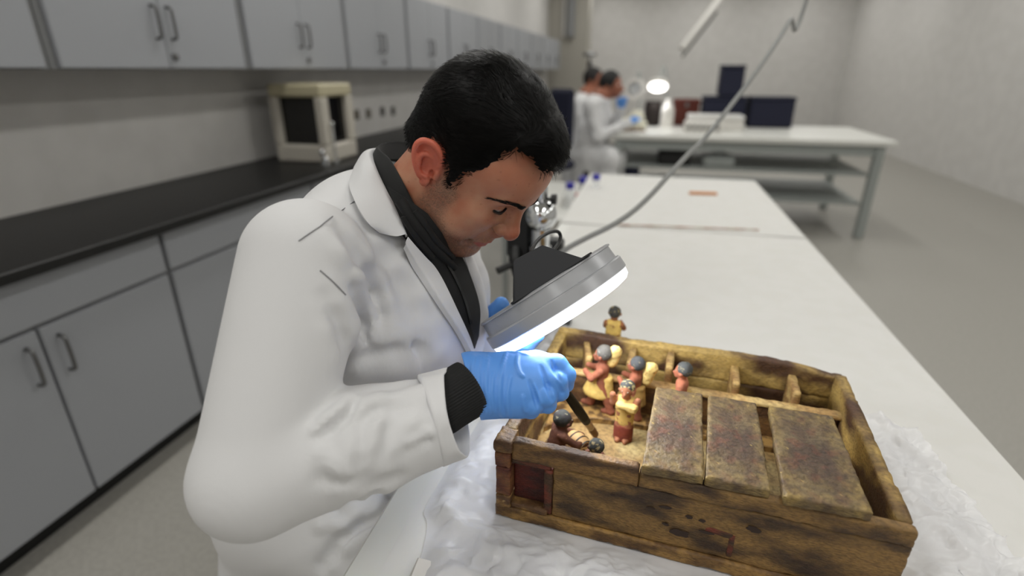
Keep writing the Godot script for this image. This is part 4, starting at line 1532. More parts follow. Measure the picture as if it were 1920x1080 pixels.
# ---------------------------------------------------------------- collars, lapels, shirt
func build_collars(t: Node3D, f: Field, x: Callable, coat: Field) -> void:
	# black knitted pullover: stand-up collar round the neck and the front between the lapels
	var rim := ats([[846, 476, 0.722], [808, 434, 0.676], [780, 389, 0.660], [756, 343, 0.664], [732, 301, 0.696], [711, 279, 0.740], [732, 272, 0.775], [768, 277, 0.80], [806, 310, 0.805], [840, 390, 0.80], [852, 450, 0.765]])
	var rim2 := ats([[842, 482, 0.716], [803, 438, 0.670], [774, 393, 0.654], [750, 347, 0.659], [726, 303, 0.690], [704, 279, 0.740], [730, 268, 0.78], [770, 272, 0.806], [812, 306, 0.812], [846, 388, 0.806], [856, 452, 0.768]])
	var low := ats([[838, 520, 0.73], [788, 478, 0.685], [748, 434, 0.664], [722, 392, 0.668], [700, 342, 0.690], [686, 310, 0.745], [716, 300, 0.80], [760, 310, 0.84], [806, 350, 0.85], [850, 420, 0.84], [862, 490, 0.79]])
	var inner := ats([[840, 500, 0.730], [806, 462, 0.69], [780, 424, 0.672], [756, 378, 0.674], [736, 335, 0.700], [722, 305, 0.745], [738, 298, 0.770], [768, 305, 0.79], [800, 340, 0.79], [832, 400, 0.785], [846, 460, 0.76]])
	x.call(part("pullover_collar", loft([low, rim2, rim, inner], 48, 5, 0.0012), mats.shirt, t))
	x.call(part("pullover", laid_sheet(f, [
		[[728, 352], [744, 392], [770, 448], [812, 520], [848, 588], [868, 628], [880, 664]],
		[[760, 372], [790, 432], [822, 490], [850, 548], [868, 590], [880, 630], [886, 664]],
		[[800, 400], [838, 452], [864, 486], [886, 540], [896, 580], [894, 620], [890, 664]]], [0.003, 0.006, 0.003], 40, 8, 0.001), mats.shirt, t))
	# the loose collar rolls over in front
	for e in [[[[752, 378], [768, 404], [790, 434], [818, 470], [846, 505]], 0.007, 0.005], [[[776, 396], [794, 420], [816, 450], [842, 482]], 0.005, 0.004], [[[758, 404], [780, 440], [806, 480]], 0.0055, 0.004]]:
		var pts := []
		for q in e[0]: pts.append(on_field(f, q[0], q[1], 0.006))
		x.call(part("collar_fold", tube(pts, e[1], e[2], 12, 8), mats.shirt, t))
	x.call(part("zip", laid_sheet(f, [
		[[828, 498], [846, 530], [862, 568], [872, 606]],
		[[832, 496], [850, 528], [866, 566], [876, 604]]], [0.008, 0.008], 24, 2, 0.001), std(Color(0.02, 0.02, 0.022), 0.5), t))
	# coat collar: falls over the pullover collar, wraps the back of the neck
	var ctop := ats([[761, 439, 0.650], [745, 400, 0.650], [722, 358, 0.655], [702, 318, 0.672], [690, 290, 0.715], [697, 279, 0.755], [722, 277, 0.80]])
	var cmid := ats([[742, 443, 0.646], [716, 408, 0.640], [696, 362, 0.644], [682, 322, 0.665], [676, 298, 0.715], [684, 284, 0.765], [716, 281, 0.82]])
	var clow := ats([[712, 437, 0.642], [690, 418, 0.630], [668, 382, 0.634], [655, 348, 0.660], [660, 322, 0.715], [672, 304, 0.775], [708, 296, 0.84]])
	var cin := ats([[764, 444, 0.660], [748, 400, 0.662], [726, 358, 0.668], [708, 320, 0.688], [700, 296, 0.725], [705, 285, 0.765], [726, 282, 0.80]])
	x.call(part("coat_collar", loft([clow, cmid, ctop, cin], 40, 6, 0.0022), mats.coat, t))
	# right lapel with its notch, then the far one seen edge-on
	x.call(part("lapel", laid_sheet(f, [
		[[764, 440], [790, 474], [822, 528], [852, 590], [872, 632], [884, 668]],
		[[757, 452], [772, 490], [804, 546], [838, 600], [864, 640], [884, 676]],
		[[755, 464], [768, 497], [790, 532], [822, 580], [854, 628], [884, 684]]], [0.010, 0.012, 0.0035], 40, 5, 0.002), mats.coat, t))
	x.call(part("lapel", loft([
		ats([[868, 476, 0.745], [886, 530, 0.755], [896, 570, 0.765], [895, 610, 0.775], [884, 664, 0.775]]),
		ats([[880, 474, 0.755], [900, 530, 0.762], [910, 572, 0.772], [912, 596, 0.782], [903, 640, 0.79], [896, 670, 0.79]]),
		ats([[884, 478, 0.80], [904, 530, 0.80], [911, 572, 0.80], [913, 600, 0.81], [905, 650, 0.82], [898, 680, 0.82]])], 30, 5, 0.002), mats.coat, t))
	# seams
	var seam_m := std(Color(0.55, 0.55, 0.56), 0.9)
	for e in [[[600, 425], [622, 407], [642, 394], [664, 378]], [[560, 452], [580, 438], [600, 425]], [[600, 507], [626, 530], [648, 553]]]:
		var pts := []
		for q in e: pts.append(on_field(coat, q[0], q[1], 0.0004))
		x.call(part("seam", tube(pts, 0.0007, -1, 6, 8), seam_m, t))

# ---------------------------------------------------------------- gloves, cuffs
func build_gloves(t: Node3D, x: Callable) -> void:
	var f := Field.new()
	var P := func(a: float, b: float, c: float) -> Vector3: return at(a, b, c)
	f.cap(at(882, 706, 0.632), at(893, 740, 0.624), 0.0200, 0.0185, 0.02)
	f.cap(at(886, 700, 0.645), at(1004, 683, 0.662), 0.0215, 0.0165, 0.024)
	f.cap(at(886, 712, 0.632), at(1012, 705, 0.648), 0.022, 0.0175, 0.024)
	f.cap(at(892, 738, 0.625), at(1000, 736, 0.638), 0.0215, 0.0175, 0.024)
	f.cap(at(903, 746, 0.628), at(976, 757, 0.636), 0.0165, 0.0155, 0.024)
	f.cap(at(905, 700, 0.665), at(985, 694, 0.690), 0.0185, 0.017, 0.014)
	# fingers: index, middle, ring, little, then the thumb behind the brush
	f.chain([at(1004, 682, 0.660), at(1044, 684, 0.652), at(1062, 703, 0.650), at(1062, 722, 0.660)], [0.0150, 0.0128, 0.0110, 0.0092], 0.004)
	f.chain([at(1008, 708, 0.645), at(1044, 716, 0.636), at(1050, 735, 0.642), at(1032, 745, 0.660)], [0.0150, 0.0122, 0.0105, 0.0090], 0.0035)
	f.chain([at(998, 736, 0.636), at(1025, 744, 0.628), at(1027, 758, 0.636), at(1008, 762, 0.655)], [0.0145, 0.0118, 0.0102, 0.0090], 0.0035)
	f.chain([at(972, 754, 0.634), at(998, 760, 0.627), at(996, 769, 0.637), at(978, 767, 0.652)], [0.0140, 0.0115, 0.0098, 0.0088], 0.0035)
	f.chain([at(975, 694, 0.688), at(1018, 706, 0.692), at(1052, 728, 0.672)], [0.0150, 0.0125, 0.0105], 0.004)
	# open rim of the glove at the wrist
	var wa := at(868, 727, 0.618)
	var wb := at(905, 722, 0.632)
	var wd := (wb - wa).normalized()
	f.cap(at(875, 700, 0.628), at(897, 746, 0.620), 0.0185, 0.0170, 0.012)
	f.cap_p.append(at(883, 725, 0.63))
	f.cap_n.append((cam_basis * Vector3(-0.94, -0.28, 0.12)).normalized())
	var lines := []
	for e in [
		[[[890, 667], [886, 690], [890, 725], [901, 764]], 0.0016], [[[900, 664], [896, 700], [900, 740], [911, 774]], 0.0016],
		[[[917, 660], [911, 695], [911, 730], [918, 776]], 0.0013], [[[950, 659], [941, 690], [936, 730], [938, 768], [946, 783]], 0.0018],
		[[[972, 659], [969, 682], [973, 698], [981, 706]], 0.0015], [[[957, 706], [951, 740], [952, 770], [957, 783]], 0.0015],
		[[[1001, 722], [1009, 745], [1015, 757]], 0.0012], [[[980, 742], [982, 760], [986, 773]], 0.0013], [[[925, 662], [960, 660], [990, 665]], 0.0011],
		[[[1020, 700], [1026, 722], [1032, 738]], 0.0013], [[[925, 700], [922, 735], [926, 775]], 0.0010],
		[[[1014, 686], [1022, 710], [1032, 740], [1037, 752]], -0.0016], [[[1034, 676], [1041, 696], [1051, 714]], -0.0013], [[[993, 714], [1002, 740], [1008, 764]], -0.0013], [[[1044, 718], [1050, 730], [1056, 738]], -0.0013]]:
		var flat := []
		for q in e[0]: flat.append(Vector3(q[0], q[1], 0))
		var pts := PackedVector3Array()
		for q in curve_points(flat, 6): pts.append(on_field(f, q.x, q.y, -0.0009 if e[1] > 0.0 else 0.0003))
		lines.append([pts, e[1] * 1.25])
	for l in lines:                                       # creases of the tight rubber: thin raised wrinkles and narrow grooves
		var c: PackedVector3Array = l[0]
		var m := c.size() - 1
		for k in m:
			var r: float = l[1] * (0.35 + 0.65 * sin(PI * (k + 0.5) / m))
			if r > 0.0: f.cap(c[k], c[k + 1], r, r, 0.0030)
			else: f.cap(c[k], c[k + 1], -r, -r, -0.0030)
	f.rough = noise(45.0, 2, 81)
	f.rough_amp = 0.0003
	x.call(part("glove", mesh_field(f, 0.00135), mats.glove, t, "blue glove holding the brush"))
	# the far hand under and on top of the lamp
	var g := Field.new()
	g.cap(at(905, 632, 0.865), at(928, 615, 0.845), 0.028, 0.030, 0.02)
	g.chain([at(918, 604, 0.845), at(928, 588, 0.815), at(940, 572, 0.805)], [0.017, 0.0145, 0.0125], 0.006)
	g.chain([at(930, 600, 0.845), at(950, 602, 0.86)], [0.016, 0.014], 0.006)
	g.chain([at(930, 628, 0.850), at(962, 648, 0.835), at(992, 642, 0.815), at(1008, 630, 0.800)], [0.016, 0.0135, 0.012, 0.010], 0.005)
	g.chain([at(934, 618, 0.865), at(975, 634, 0.86), at(1004, 626, 0.845), at(1018, 612, 0.83)], [0.016, 0.0135, 0.012, 0.010], 0.005)
	g.chain([at(934, 608, 0.88), at(978, 618, 0.885), at(1010, 610, 0.87)], [0.015, 0.013, 0.011], 0.005)
	g.chain([at(934, 598, 0.89), at(970, 604, 0.905), at(998, 598, 0.895)], [0.014, 0.012, 0.010], 0.005)
	g.rough = noise(45.0, 2, 82)
	g.rough_amp = 0.0012
	x.call(part("glove", mesh_field(g, 0.003), mats.glove, t, "blue glove holding the lamp"))
	# ribbed black cuffs
	x.call(part("cuff", ribbed(at(815, 768, 0.598), at(882, 727, 0.620), 0.0325, 0.0330, 64), mats.shirt, t))
	x.call(part("cuff", ribbed(at(890, 655, 0.885), at(912, 630, 0.862), 0.036, 0.034, 48), mats.shirt, t))
	var wr := Field.new()
	wr.cap(at(868, 727, 0.620), at(905, 720, 0.636), 0.0262, 0.0255, 0.01)
	x.call(part("wrist", mesh_field(wr, 0.003), std(Color8(176, 112, 84), 0.5), t))

func ribbed(a: Vector3, b: Vector3, r0: float, r1: float, ribs: int) -> ArrayMesh:
	var d := (b - a).normalized()
	var u := d.cross(Vector3(0.2, 1, 0.1)).normalized()
	var w := d.cross(u)
	var rows := []
	var n := ribs * 4
	var prof := [[0.0, 0.86], [0.0, 1.0], [0.15, 1.015], [0.4, 1.0], [0.65, 1.0], [0.9, 1.01], [1.0, 1.0], [1.01, 0.94], [0.97, 0.88], [0.8, 0.86]]
	for e in prof:
		var line := PackedVector3Array()
		for k in n + 1:
			var ang := TAU * (n - k) / n
			var r: float = lerpf(r0, r1, e[0]) * e[1] + (0.0007 * cos(TAU * k * ribs / n) if e[1] > 0.95 else 0.0)
			line.append(a.lerp(b, e[0]) + (u * cos(ang) + w * sin(ang)) * r)
		rows.append(line)
	return sheet(rows, 0.0)

# ---------------------------------------------------------------- head: local x forward, y up, z to his right; origin between the ear canals
const HEAD_S := 0.95
func head_field() -> Field:
	var f := Field.new()
	f.egg(Vector3(-0.008, 0.050, 0), Vector3(0.095, 0.082, 0.0745), 0.02)              # braincase
	f.egg(Vector3(0.034, 0.058, 0), Vector3(0.0555, 0.052, 0.062), 0.03)               # forehead
	f.egg(Vector3(0.034, -0.006, 0), Vector3(0.058, 0.080, 0.0585), 0.025)             # mid face
	f.cap(Vector3(0.0845, 0.040, 0.010), Vector3(0.0725, 0.038, 0.040), 0.0085, 0.0085, 0.012)   # brow ridges
	f.cap(Vector3(0.0845, 0.040, -0.010), Vector3(0.0725, 0.038, -0.040), 0.0085, 0.0085, 0.012)
	f.cap(Vector3(0.020, -0.058, 0.050), Vector3(0.075, -0.0785, 0.012), 0.017, 0.0145, 0.022)   # jaw
	f.cap(Vector3(0.020, -0.058, -0.050), Vector3(0.075, -0.0785, -0.012), 0.017, 0.0145, 0.022)
	f.cap(Vector3(0.004, -0.010, 0.057), Vector3(0.018, -0.056, 0.051), 0.015, 0.016, 0.02)
	f.cap(Vector3(0.004, -0.010, -0.057), Vector3(0.018, -0.056, -0.051), 0.015, 0.016, 0.02)
	f.egg(Vector3(0.0775, -0.0785, 0), Vector3(0.0145, 0.0140, 0.018), 0.014)           # chin
	f.egg(Vector3(0.066, -0.047, 0), Vector3(0.0275, 0.027, 0.034), 0.016)              # muzzle
	for g in [1.0, -1.0]:
		f.ball(Vector3(0.062, -0.004, 0.041 * g), 0.019, 0.024)                             # cheekbones
		f.ball(Vector3(0.052, -0.040, 0.040 * g), 0.022, 0.024)                             # cheeks
		f.egg(Vector3(0.0955, 0.0225, 0.031 * g), Vector3(0.018, 0.0115, 0.018), -0.014)    # sockets
		f.egg(Vector3(0.0690, 0.0245, 0.0325 * g), Vector3(0.0140, 0.0112, 0.0150), 0.0035) # eyes under the lids
		f.cap(Vector3(0.0655, -0.038, 0.0345 * g), Vector3(0.0800, -0.0520, 0.0320 * g), 0.004, 0.003, -0.010)
	# nose
	f.cap(Vector3(0.0835, 0.0300, 0), Vector3(0.1060, -0.0030, 0), 0.0088, 0.0096, 0.010)
	f.ball(Vector3(0.1068, -0.0055, 0), 0.0106, 0.006)
	f.cap(Vector3(0.100, -0.0130, 0), Vector3(0.107, -0.010, 0), 0.008, 0.009, 0.006)
	for g in [1.0, -1.0]:
		f.egg(Vector3(0.0950, -0.0105, 0.0125 * g), Vector3(0.0102, 0.0080, 0.0066), 0.003)
		f.egg(Vector3(0.1010, -0.0195, 0.0068 * g), Vector3(0.0050, 0.0040, 0.0032), -0.003)
	f.cap(Vector3(0.0970, -0.024, 0.0), Vector3(0.0925, -0.036, 0.0), 0.006, 0.005, 0.006)
	# lips
	f.chain([Vector3(0.0830, -0.0455, 0.0245), Vector3(0.0915, -0.0445, 0.011), Vector3(0.0935, -0.0438, 0), Vector3(0.0915, -0.0445, -0.011), Vector3(0.0830, -0.0455, -0.0245)], [0.0025, 0.0048, 0.0050, 0.0048, 0.0025], 0.004)
	f.chain([Vector3(0.0828, -0.0475, 0.0225), Vector3(0.0892, -0.0535, 0.010), Vector3(0.0905, -0.0545, 0), Vector3(0.0892, -0.0535, -0.010), Vector3(0.0828, -0.0475, -0.0225)], [0.0025, 0.0052, 0.0056, 0.0052, 0.0025], 0.004)
	f.stroke([Vector3(0.0860, -0.0460, 0.0275), Vector3(0.0945, -0.0483, 0.012), Vector3(0.0980, -0.0482, 0), Vector3(0.0945, -0.0483, -0.012), Vector3(0.0860, -0.0460, -0.0275)], -0.0030, 0.0020)
	f.stroke([Vector3(0.090, -0.0645, 0.014), Vector3(0.0925, -0.065, 0), Vector3(0.090, -0.0645, -0.014)], -0.0025, 0.006)
	for g in [1.0, -1.0]:
		# crease over the lid, lid edge, fold beside the nose, groove behind the nostril
		f.stroke([Vector3(0.0855, 0.0300, 0.018 * g), Vector3(0.0850, 0.0325, 0.028 * g), Vector3(0.0805, 0.0315, 0.040 * g), Vector3(0.0730, 0.0280, 0.047 * g)], -0.0022, 0.0020)
		f.stroke([Vector3(0.0825, 0.0215, 0.0185 * g), Vector3(0.0845, 0.0190, 0.029 * g), Vector3(0.0800, 0.0200, 0.040 * g), Vector3(0.0730, 0.0235, 0.0465 * g)], -0.0030, 0.0018)
		f.stroke([Vector3(0.0800, 0.0105, 0.020 * g), Vector3(0.0800, 0.0070, 0.030 * g), Vector3(0.0740, 0.0085, 0.041 * g)], -0.0012, 0.003)
		f.stroke([Vector3(0.0930, -0.0090, 0.0190 * g), Vector3(0.0895, -0.0170, 0.0225 * g), Vector3(0.0885, -0.0280, 0.0290 * g), Vector3(0.0850, -0.0400, 0.0330 * g)], -0.0016, 0.0045)
		f.stroke([Vector3(0.0940, -0.0020, 0.0165 * g), Vector3(0.0865, -0.0080, 0.0190 * g), Vector3(0.0865, -0.0170, 0.0180 * g), Vector3(0.0920, -0.0205, 0.0140 * g)], -0.0034, 0.0024)
	for u in [0.062, 0.072, 0.082]:
		f.stroke([Vector3(0.082, u - 0.002, 0.034), Vector3(0.092, u, 0.012), Vector3(0.092, u, -0.012), Vector3(0.082, u - 0.002, -0.034)], -0.0005, 0.0018)
	return f

func ear_field(g: float) -> Field:
	var f := Field.new()
	var e := func(u: float, v: float, w: float) -> Vector3:       # ear plane: u forward, v up along the ear's own tilt, w outwards
		var fwd := Vector3(0.92, 0.0, -0.40 * g)
		var upv := Vector3(-0.43, 0.90, 0.06 * g).normalized()
		return Vector3(-0.011, 0.006, 0.077 * g) + fwd.normalized() * (u * 1.22) + upv * v + Vector3(0.36, 0, 0.93 * g) * w
	# plate, then the rolled rim
	f.cap(e.call(-0.003, 0.0195, 0.004), e.call(-0.002, -0.004, 0.002), 0.0165, 0.0125, 0.004, Vector3(0.36, 0, 0.93 * g).normalized(), 0.28)
	var rimp := [e.call(0.008, 0.006, 0.001), e.call(0.0135, 0.018, 0.004), e.call(0.0105, 0.030, 0.008), e.call(0.001, 0.0355, 0.011), e.call(-0.0095, 0.0315, 0.013), e.call(-0.0155, 0.021, 0.013), e.call(-0.0165, 0.008, 0.0115), e.call(-0.0135, -0.006, 0.009), e.call(-0.0075, -0.0165, 0.006)]
	var c := curve_points(rimp, 4)
	for i in c.size() - 1: f.cap(c[i], c[i + 1], 0.0034, 0.0034, 0.0018)
	f.egg(e.call(-0.002, -0.0195, 0.003), Vector3(0.0075, 0.0085, 0.0046), 0.005)     # lobe
	# inner ridge, bowl, little flap in front
	var anti := curve_points([e.call(0.0055, 0.016, 0.0045), e.call(-0.002, 0.0185, 0.009), e.call(-0.0085, 0.014, 0.0115), e.call(-0.0105, 0.004, 0.0110), e.call(-0.0070, -0.007, 0.0085), e.call(0.0, -0.0115, 0.006)], 4)
	for i in anti.size() - 1: f.cap(anti[i], anti[i + 1], 0.0028, 0.0028, 0.0022)
	f.egg(e.call(0.0000, 0.0015, 0.0105), Vector3(0.0082, 0.0098, 0.0085), -0.003)
	f.cap(e.call(0.0, 0.004, -0.004), e.call(0.0, -0.004, -0.004), 0.009, 0.008, 0.003)
	f.ball(e.call(0.0050, -0.003, 0.0035), 0.0042, -0.002)
	f.cap(e.call(0.0105, 0.002, 0.0035), e.call(0.0095, -0.006, 0.0035), 0.0036, 0.0036, 0.003)
	f.cap(e.call(0.014, 0.010, -0.006), e.call(0.012, -0.016, -0.006), 0.008, 0.008, 0.005)
	return f

func skin_paint() -> Callable:
	var n1 := noise(30.0, 3, 91)
	var n2 := noise(420.0, 2, 92)
	var base := lin(188, 137, 109)
	var warm := lin(180, 114, 87)
	var rosy := lin(206, 104, 82)
	var beard := lin(122, 98, 84)
	var lip := lin(170, 88, 78)
	return func(p: Vector3, n: Vector3) -> Color:
		var c := base.lerp(warm, clampf(0.45 + 0.9 * n1.get_noise_3dv(p), 0, 1))
		var az := absf(p.z)
		# forehead and nose tip run warmer, ears rosy
		c = c.lerp(warm, 0.5 * smoothstep(0.03, 0.07, p.y) * smoothstep(0.02, 0.06, p.x))
		c = c.lerp(rosy, 0.45 * clampf(1.0 - p.distance_to(Vector3(0.112, -0.006, 0)) / 0.022, 0, 1))
		c = c.lerp(rosy, 0.85 * smoothstep(0.066, 0.077, az) * smoothstep(0.02, -0.005, p.x) * smoothstep(-0.03, -0.01, p.y))
		# growth of beard on jaw, chin and upper lip
		var jaw := smoothstep(-0.012, -0.040, p.y + 0.20 * (p.x - 0.05)) * smoothstep(0.108, 0.098, p.x)
		jaw *= smoothstep(-0.112, -0.095, p.y) * smoothstep(-0.004, 0.022, p.x)
		var cheek := smoothstep(0.020, 0.005, (Vector2(p.x, p.y) - Vector2(0.062, -0.018)).length() - 0.012)
		jaw *= 1.0 - 0.85 * cheek
		var side := smoothstep(0.045, 0.058, az) * smoothstep(0.045, 0.030, p.x) * smoothstep(0.012, 0.0, p.y) * smoothstep(-0.004, 0.012, p.x)
		var grow := clampf(maxf(jaw, side), 0, 1)
		c = c.lerp(beard, grow * clampf(0.50 + 0.55 * n2.get_noise_3dv(p), 0.12, 0.72))
		# lips
		var ly := p.y + 0.0480
		if p.x > 0.082 and az < 0.026 and absf(ly) < 0.012:
			var half := 0.0085 * (1.0 - pow(az / 0.027, 2.0))
			c = c.lerp(lip, 0.9 * smoothstep(half + 0.001, half - 0.0015, absf(ly + 0.0008)))
		# freckles
		c = c.lerp(lin(112, 66, 48), 0.35 * smoothstep(0.56, 0.66, n2.get_noise_3dv(p * 0.55 + Vector3(3, 1, 7))))
		return c

var hair_poly := PackedVector2Array()
func hair_side(p: Vector3) -> float:                 # > 0 outside the hairline (seen from the side)
	var q := Vector2(p.x, p.y)
	var d := 1e3
	var n := hair_poly.size()
	for i in n:
		var a := hair_poly[i]
		var e := hair_poly[(i + 1) % n] - a
		d = minf(d, (q - a - e * clampf((q - a).dot(e) / e.length_squared(), 0, 1)).length())
	return -d if Geometry2D.is_point_in_polygon(q, hair_poly) else d

func build_head(t: Node3D, ground: Vector3) -> void:
	var b := Basis(cam_basis * Vector3(0.59951, -0.79936, 0.04016), cam_basis * Vector3(0.62957, 0.50196, 0.59303), cam_basis * Vector3(-0.49420, -0.33025, 0.80418)).orthonormalized()
	head_x = Transform3D(b * HEAD_S, cv(-0.05852, 0.15673, -0.69295))
	var inv := head_x.affine_inverse()
	var place := Transform3D(head_x.basis, head_x.origin - ground)
	var f := head_field()
	# neck, down into the collar
	f.cap(inv * at(822, 330, 0.700), inv * at(765, 398, 0.735), 0.054, 0.058, 0.02)
	f.cap(inv * at(765, 398, 0.735), inv * at(740, 440, 0.77), 0.058, 0.058, 0.02)
	f.cap(Vector3(0.030, -0.055, 0), inv * at(800, 440, 0.735), 0.03, 0.04, 0.03)
	var paint := skin_paint()
	var m := mesh_field(f, 0.0023, paint)
	for g in [1.0, -1.0]:
		var em := mesh_field(ear_field(g), 0.0014, paint)
		m = joined([m, em])
	var body := part("body", m, mats.skin, t)
	body.transform = place
	# eyes: the narrow dark slit between the lids, with lashes
	for g in [1.0, -1.0]:
		var eye := part("eye", lathe(ball_profile(0.0112, 12), 20, true), std(Color(0.50, 0.47, 0.44), 0.15), t)
		eye.transform = place * Transform3D(Basis.IDENTITY, Vector3(0.0712, 0.0225, 0.0325 * g))
	var dark := std(Color(0.018, 0.014, 0.012), 0.55)
	for g in [1.0, -1.0]:
		var st := st_new()
		add_tube(st, curve_points([Vector3(0.0822, 0.0215, 0.0180 * g), Vector3(0.0838, 0.0190, 0.0250 * g), Vector3(0.0828, 0.0183, 0.0335 * g), Vector3(0.0782, 0.0202, 0.0415 * g), Vector3(0.0722, 0.0238, 0.0470 * g)], 6), 0.0015, 0.0011, 6)
		for k in 16:
			if k == 0: continue
			var a := curve_points([Vector3(0.0825, 0.0213, 0.0190 * g), Vector3(0.0838, 0.0186, 0.0290 * g), Vector3(0.0792, 0.0200, 0.0400 * g), Vector3(0.0724, 0.0236, 0.0470 * g)], 5)[k]
			add_tube(st, PackedVector3Array([a, a + Vector3(0.0010, -0.0016, 0.0004 * g), a + Vector3(0.0016, -0.0030, 0.0010 * g)]), 0.0009, 0.0003, 4, false)
		part("eyelashes", done(st), dark, t).transform = place
		# eyebrow: short hairs laid outwards
		st = st_new()
		var r := RandomNumberGenerator.new()
		r.seed = 5
		var mid := curve_points([Vector3(0.0940, 0.0375, 0.0080 * g), Vector3(0.0920, 0.0400, 0.0170 * g), Vector3(0.0865, 0.0425, 0.0280 * g), Vector3(0.0785, 0.0425, 0.0390 * g), Vector3(0.0680, 0.0385, 0.0490 * g), Vector3(0.0600, 0.0330, 0.0540 * g)], 8)
		for k in 480:
			var u := pow(r.randf(), 1.9) * (mid.size() - 2)
			var i := int(u)
			var a := mid[i].lerp(mid[i + 1], u - i)
			var dirv := (mid[i + 1] - mid[i]).normalized()
			var f_ := u / mid.size()
			var wid := lerpf(0.0036, 0.0012, f_) 
			a += Vector3(0.1, 1, 0) * r.randf_range(-wid, wid)
			# settle on the skin
			for it in 4: a -= Vector3(0.85, 0.25, 0.45 * g).normalized() * f.value(a) * 0.9
			var n := Vector3(0.85, 0.2, 0.5 * g).normalized()
			var tip := a + dirv * r.randf_range(0.005, 0.009) + Vector3(0, r.randf_range(-0.001, 0.0025), 0) + n * 0.0011
			add_tube(st, PackedVector3Array([a, a.lerp(tip, 0.5) + n * 0.0007, tip]), 0.00030, 0.00008, 3, false)
		part("eyebrow", done(st), std(Color(0.038, 0.026, 0.019), 0.7), t).transform = place
	build_hair(t, place)
	build_stubble(t, place, f)

func joined(list: Array) -> ArrayMesh:
	var v := PackedVector3Array()
	var n := PackedVector3Array()
	var c := PackedColorArray()
	var ix := PackedInt32Array()
	for m in list:
		var a: Array = m.surface_get_arrays(0)
		var off := v.size()
		v.append_array(a[Mesh.ARRAY_VERTEX])
		n.append_array(a[Mesh.ARRAY_NORMAL])
		c.append_array(a[Mesh.ARRAY_COLOR])
		for i in a[Mesh.ARRAY_INDEX]: ix.append(i + off)
	var arr := []
	arr.resize(Mesh.ARRAY_MAX)
	arr[Mesh.ARRAY_VERTEX] = v
	arr[Mesh.ARRAY_NORMAL] = n
	arr[Mesh.ARRAY_COLOR] = c
	arr[Mesh.ARRAY_INDEX] = ix
	var o := ArrayMesh.new()
	o.add_surface_from_arrays(Mesh.PRIMITIVE_TRIANGLES, arr)
	return o

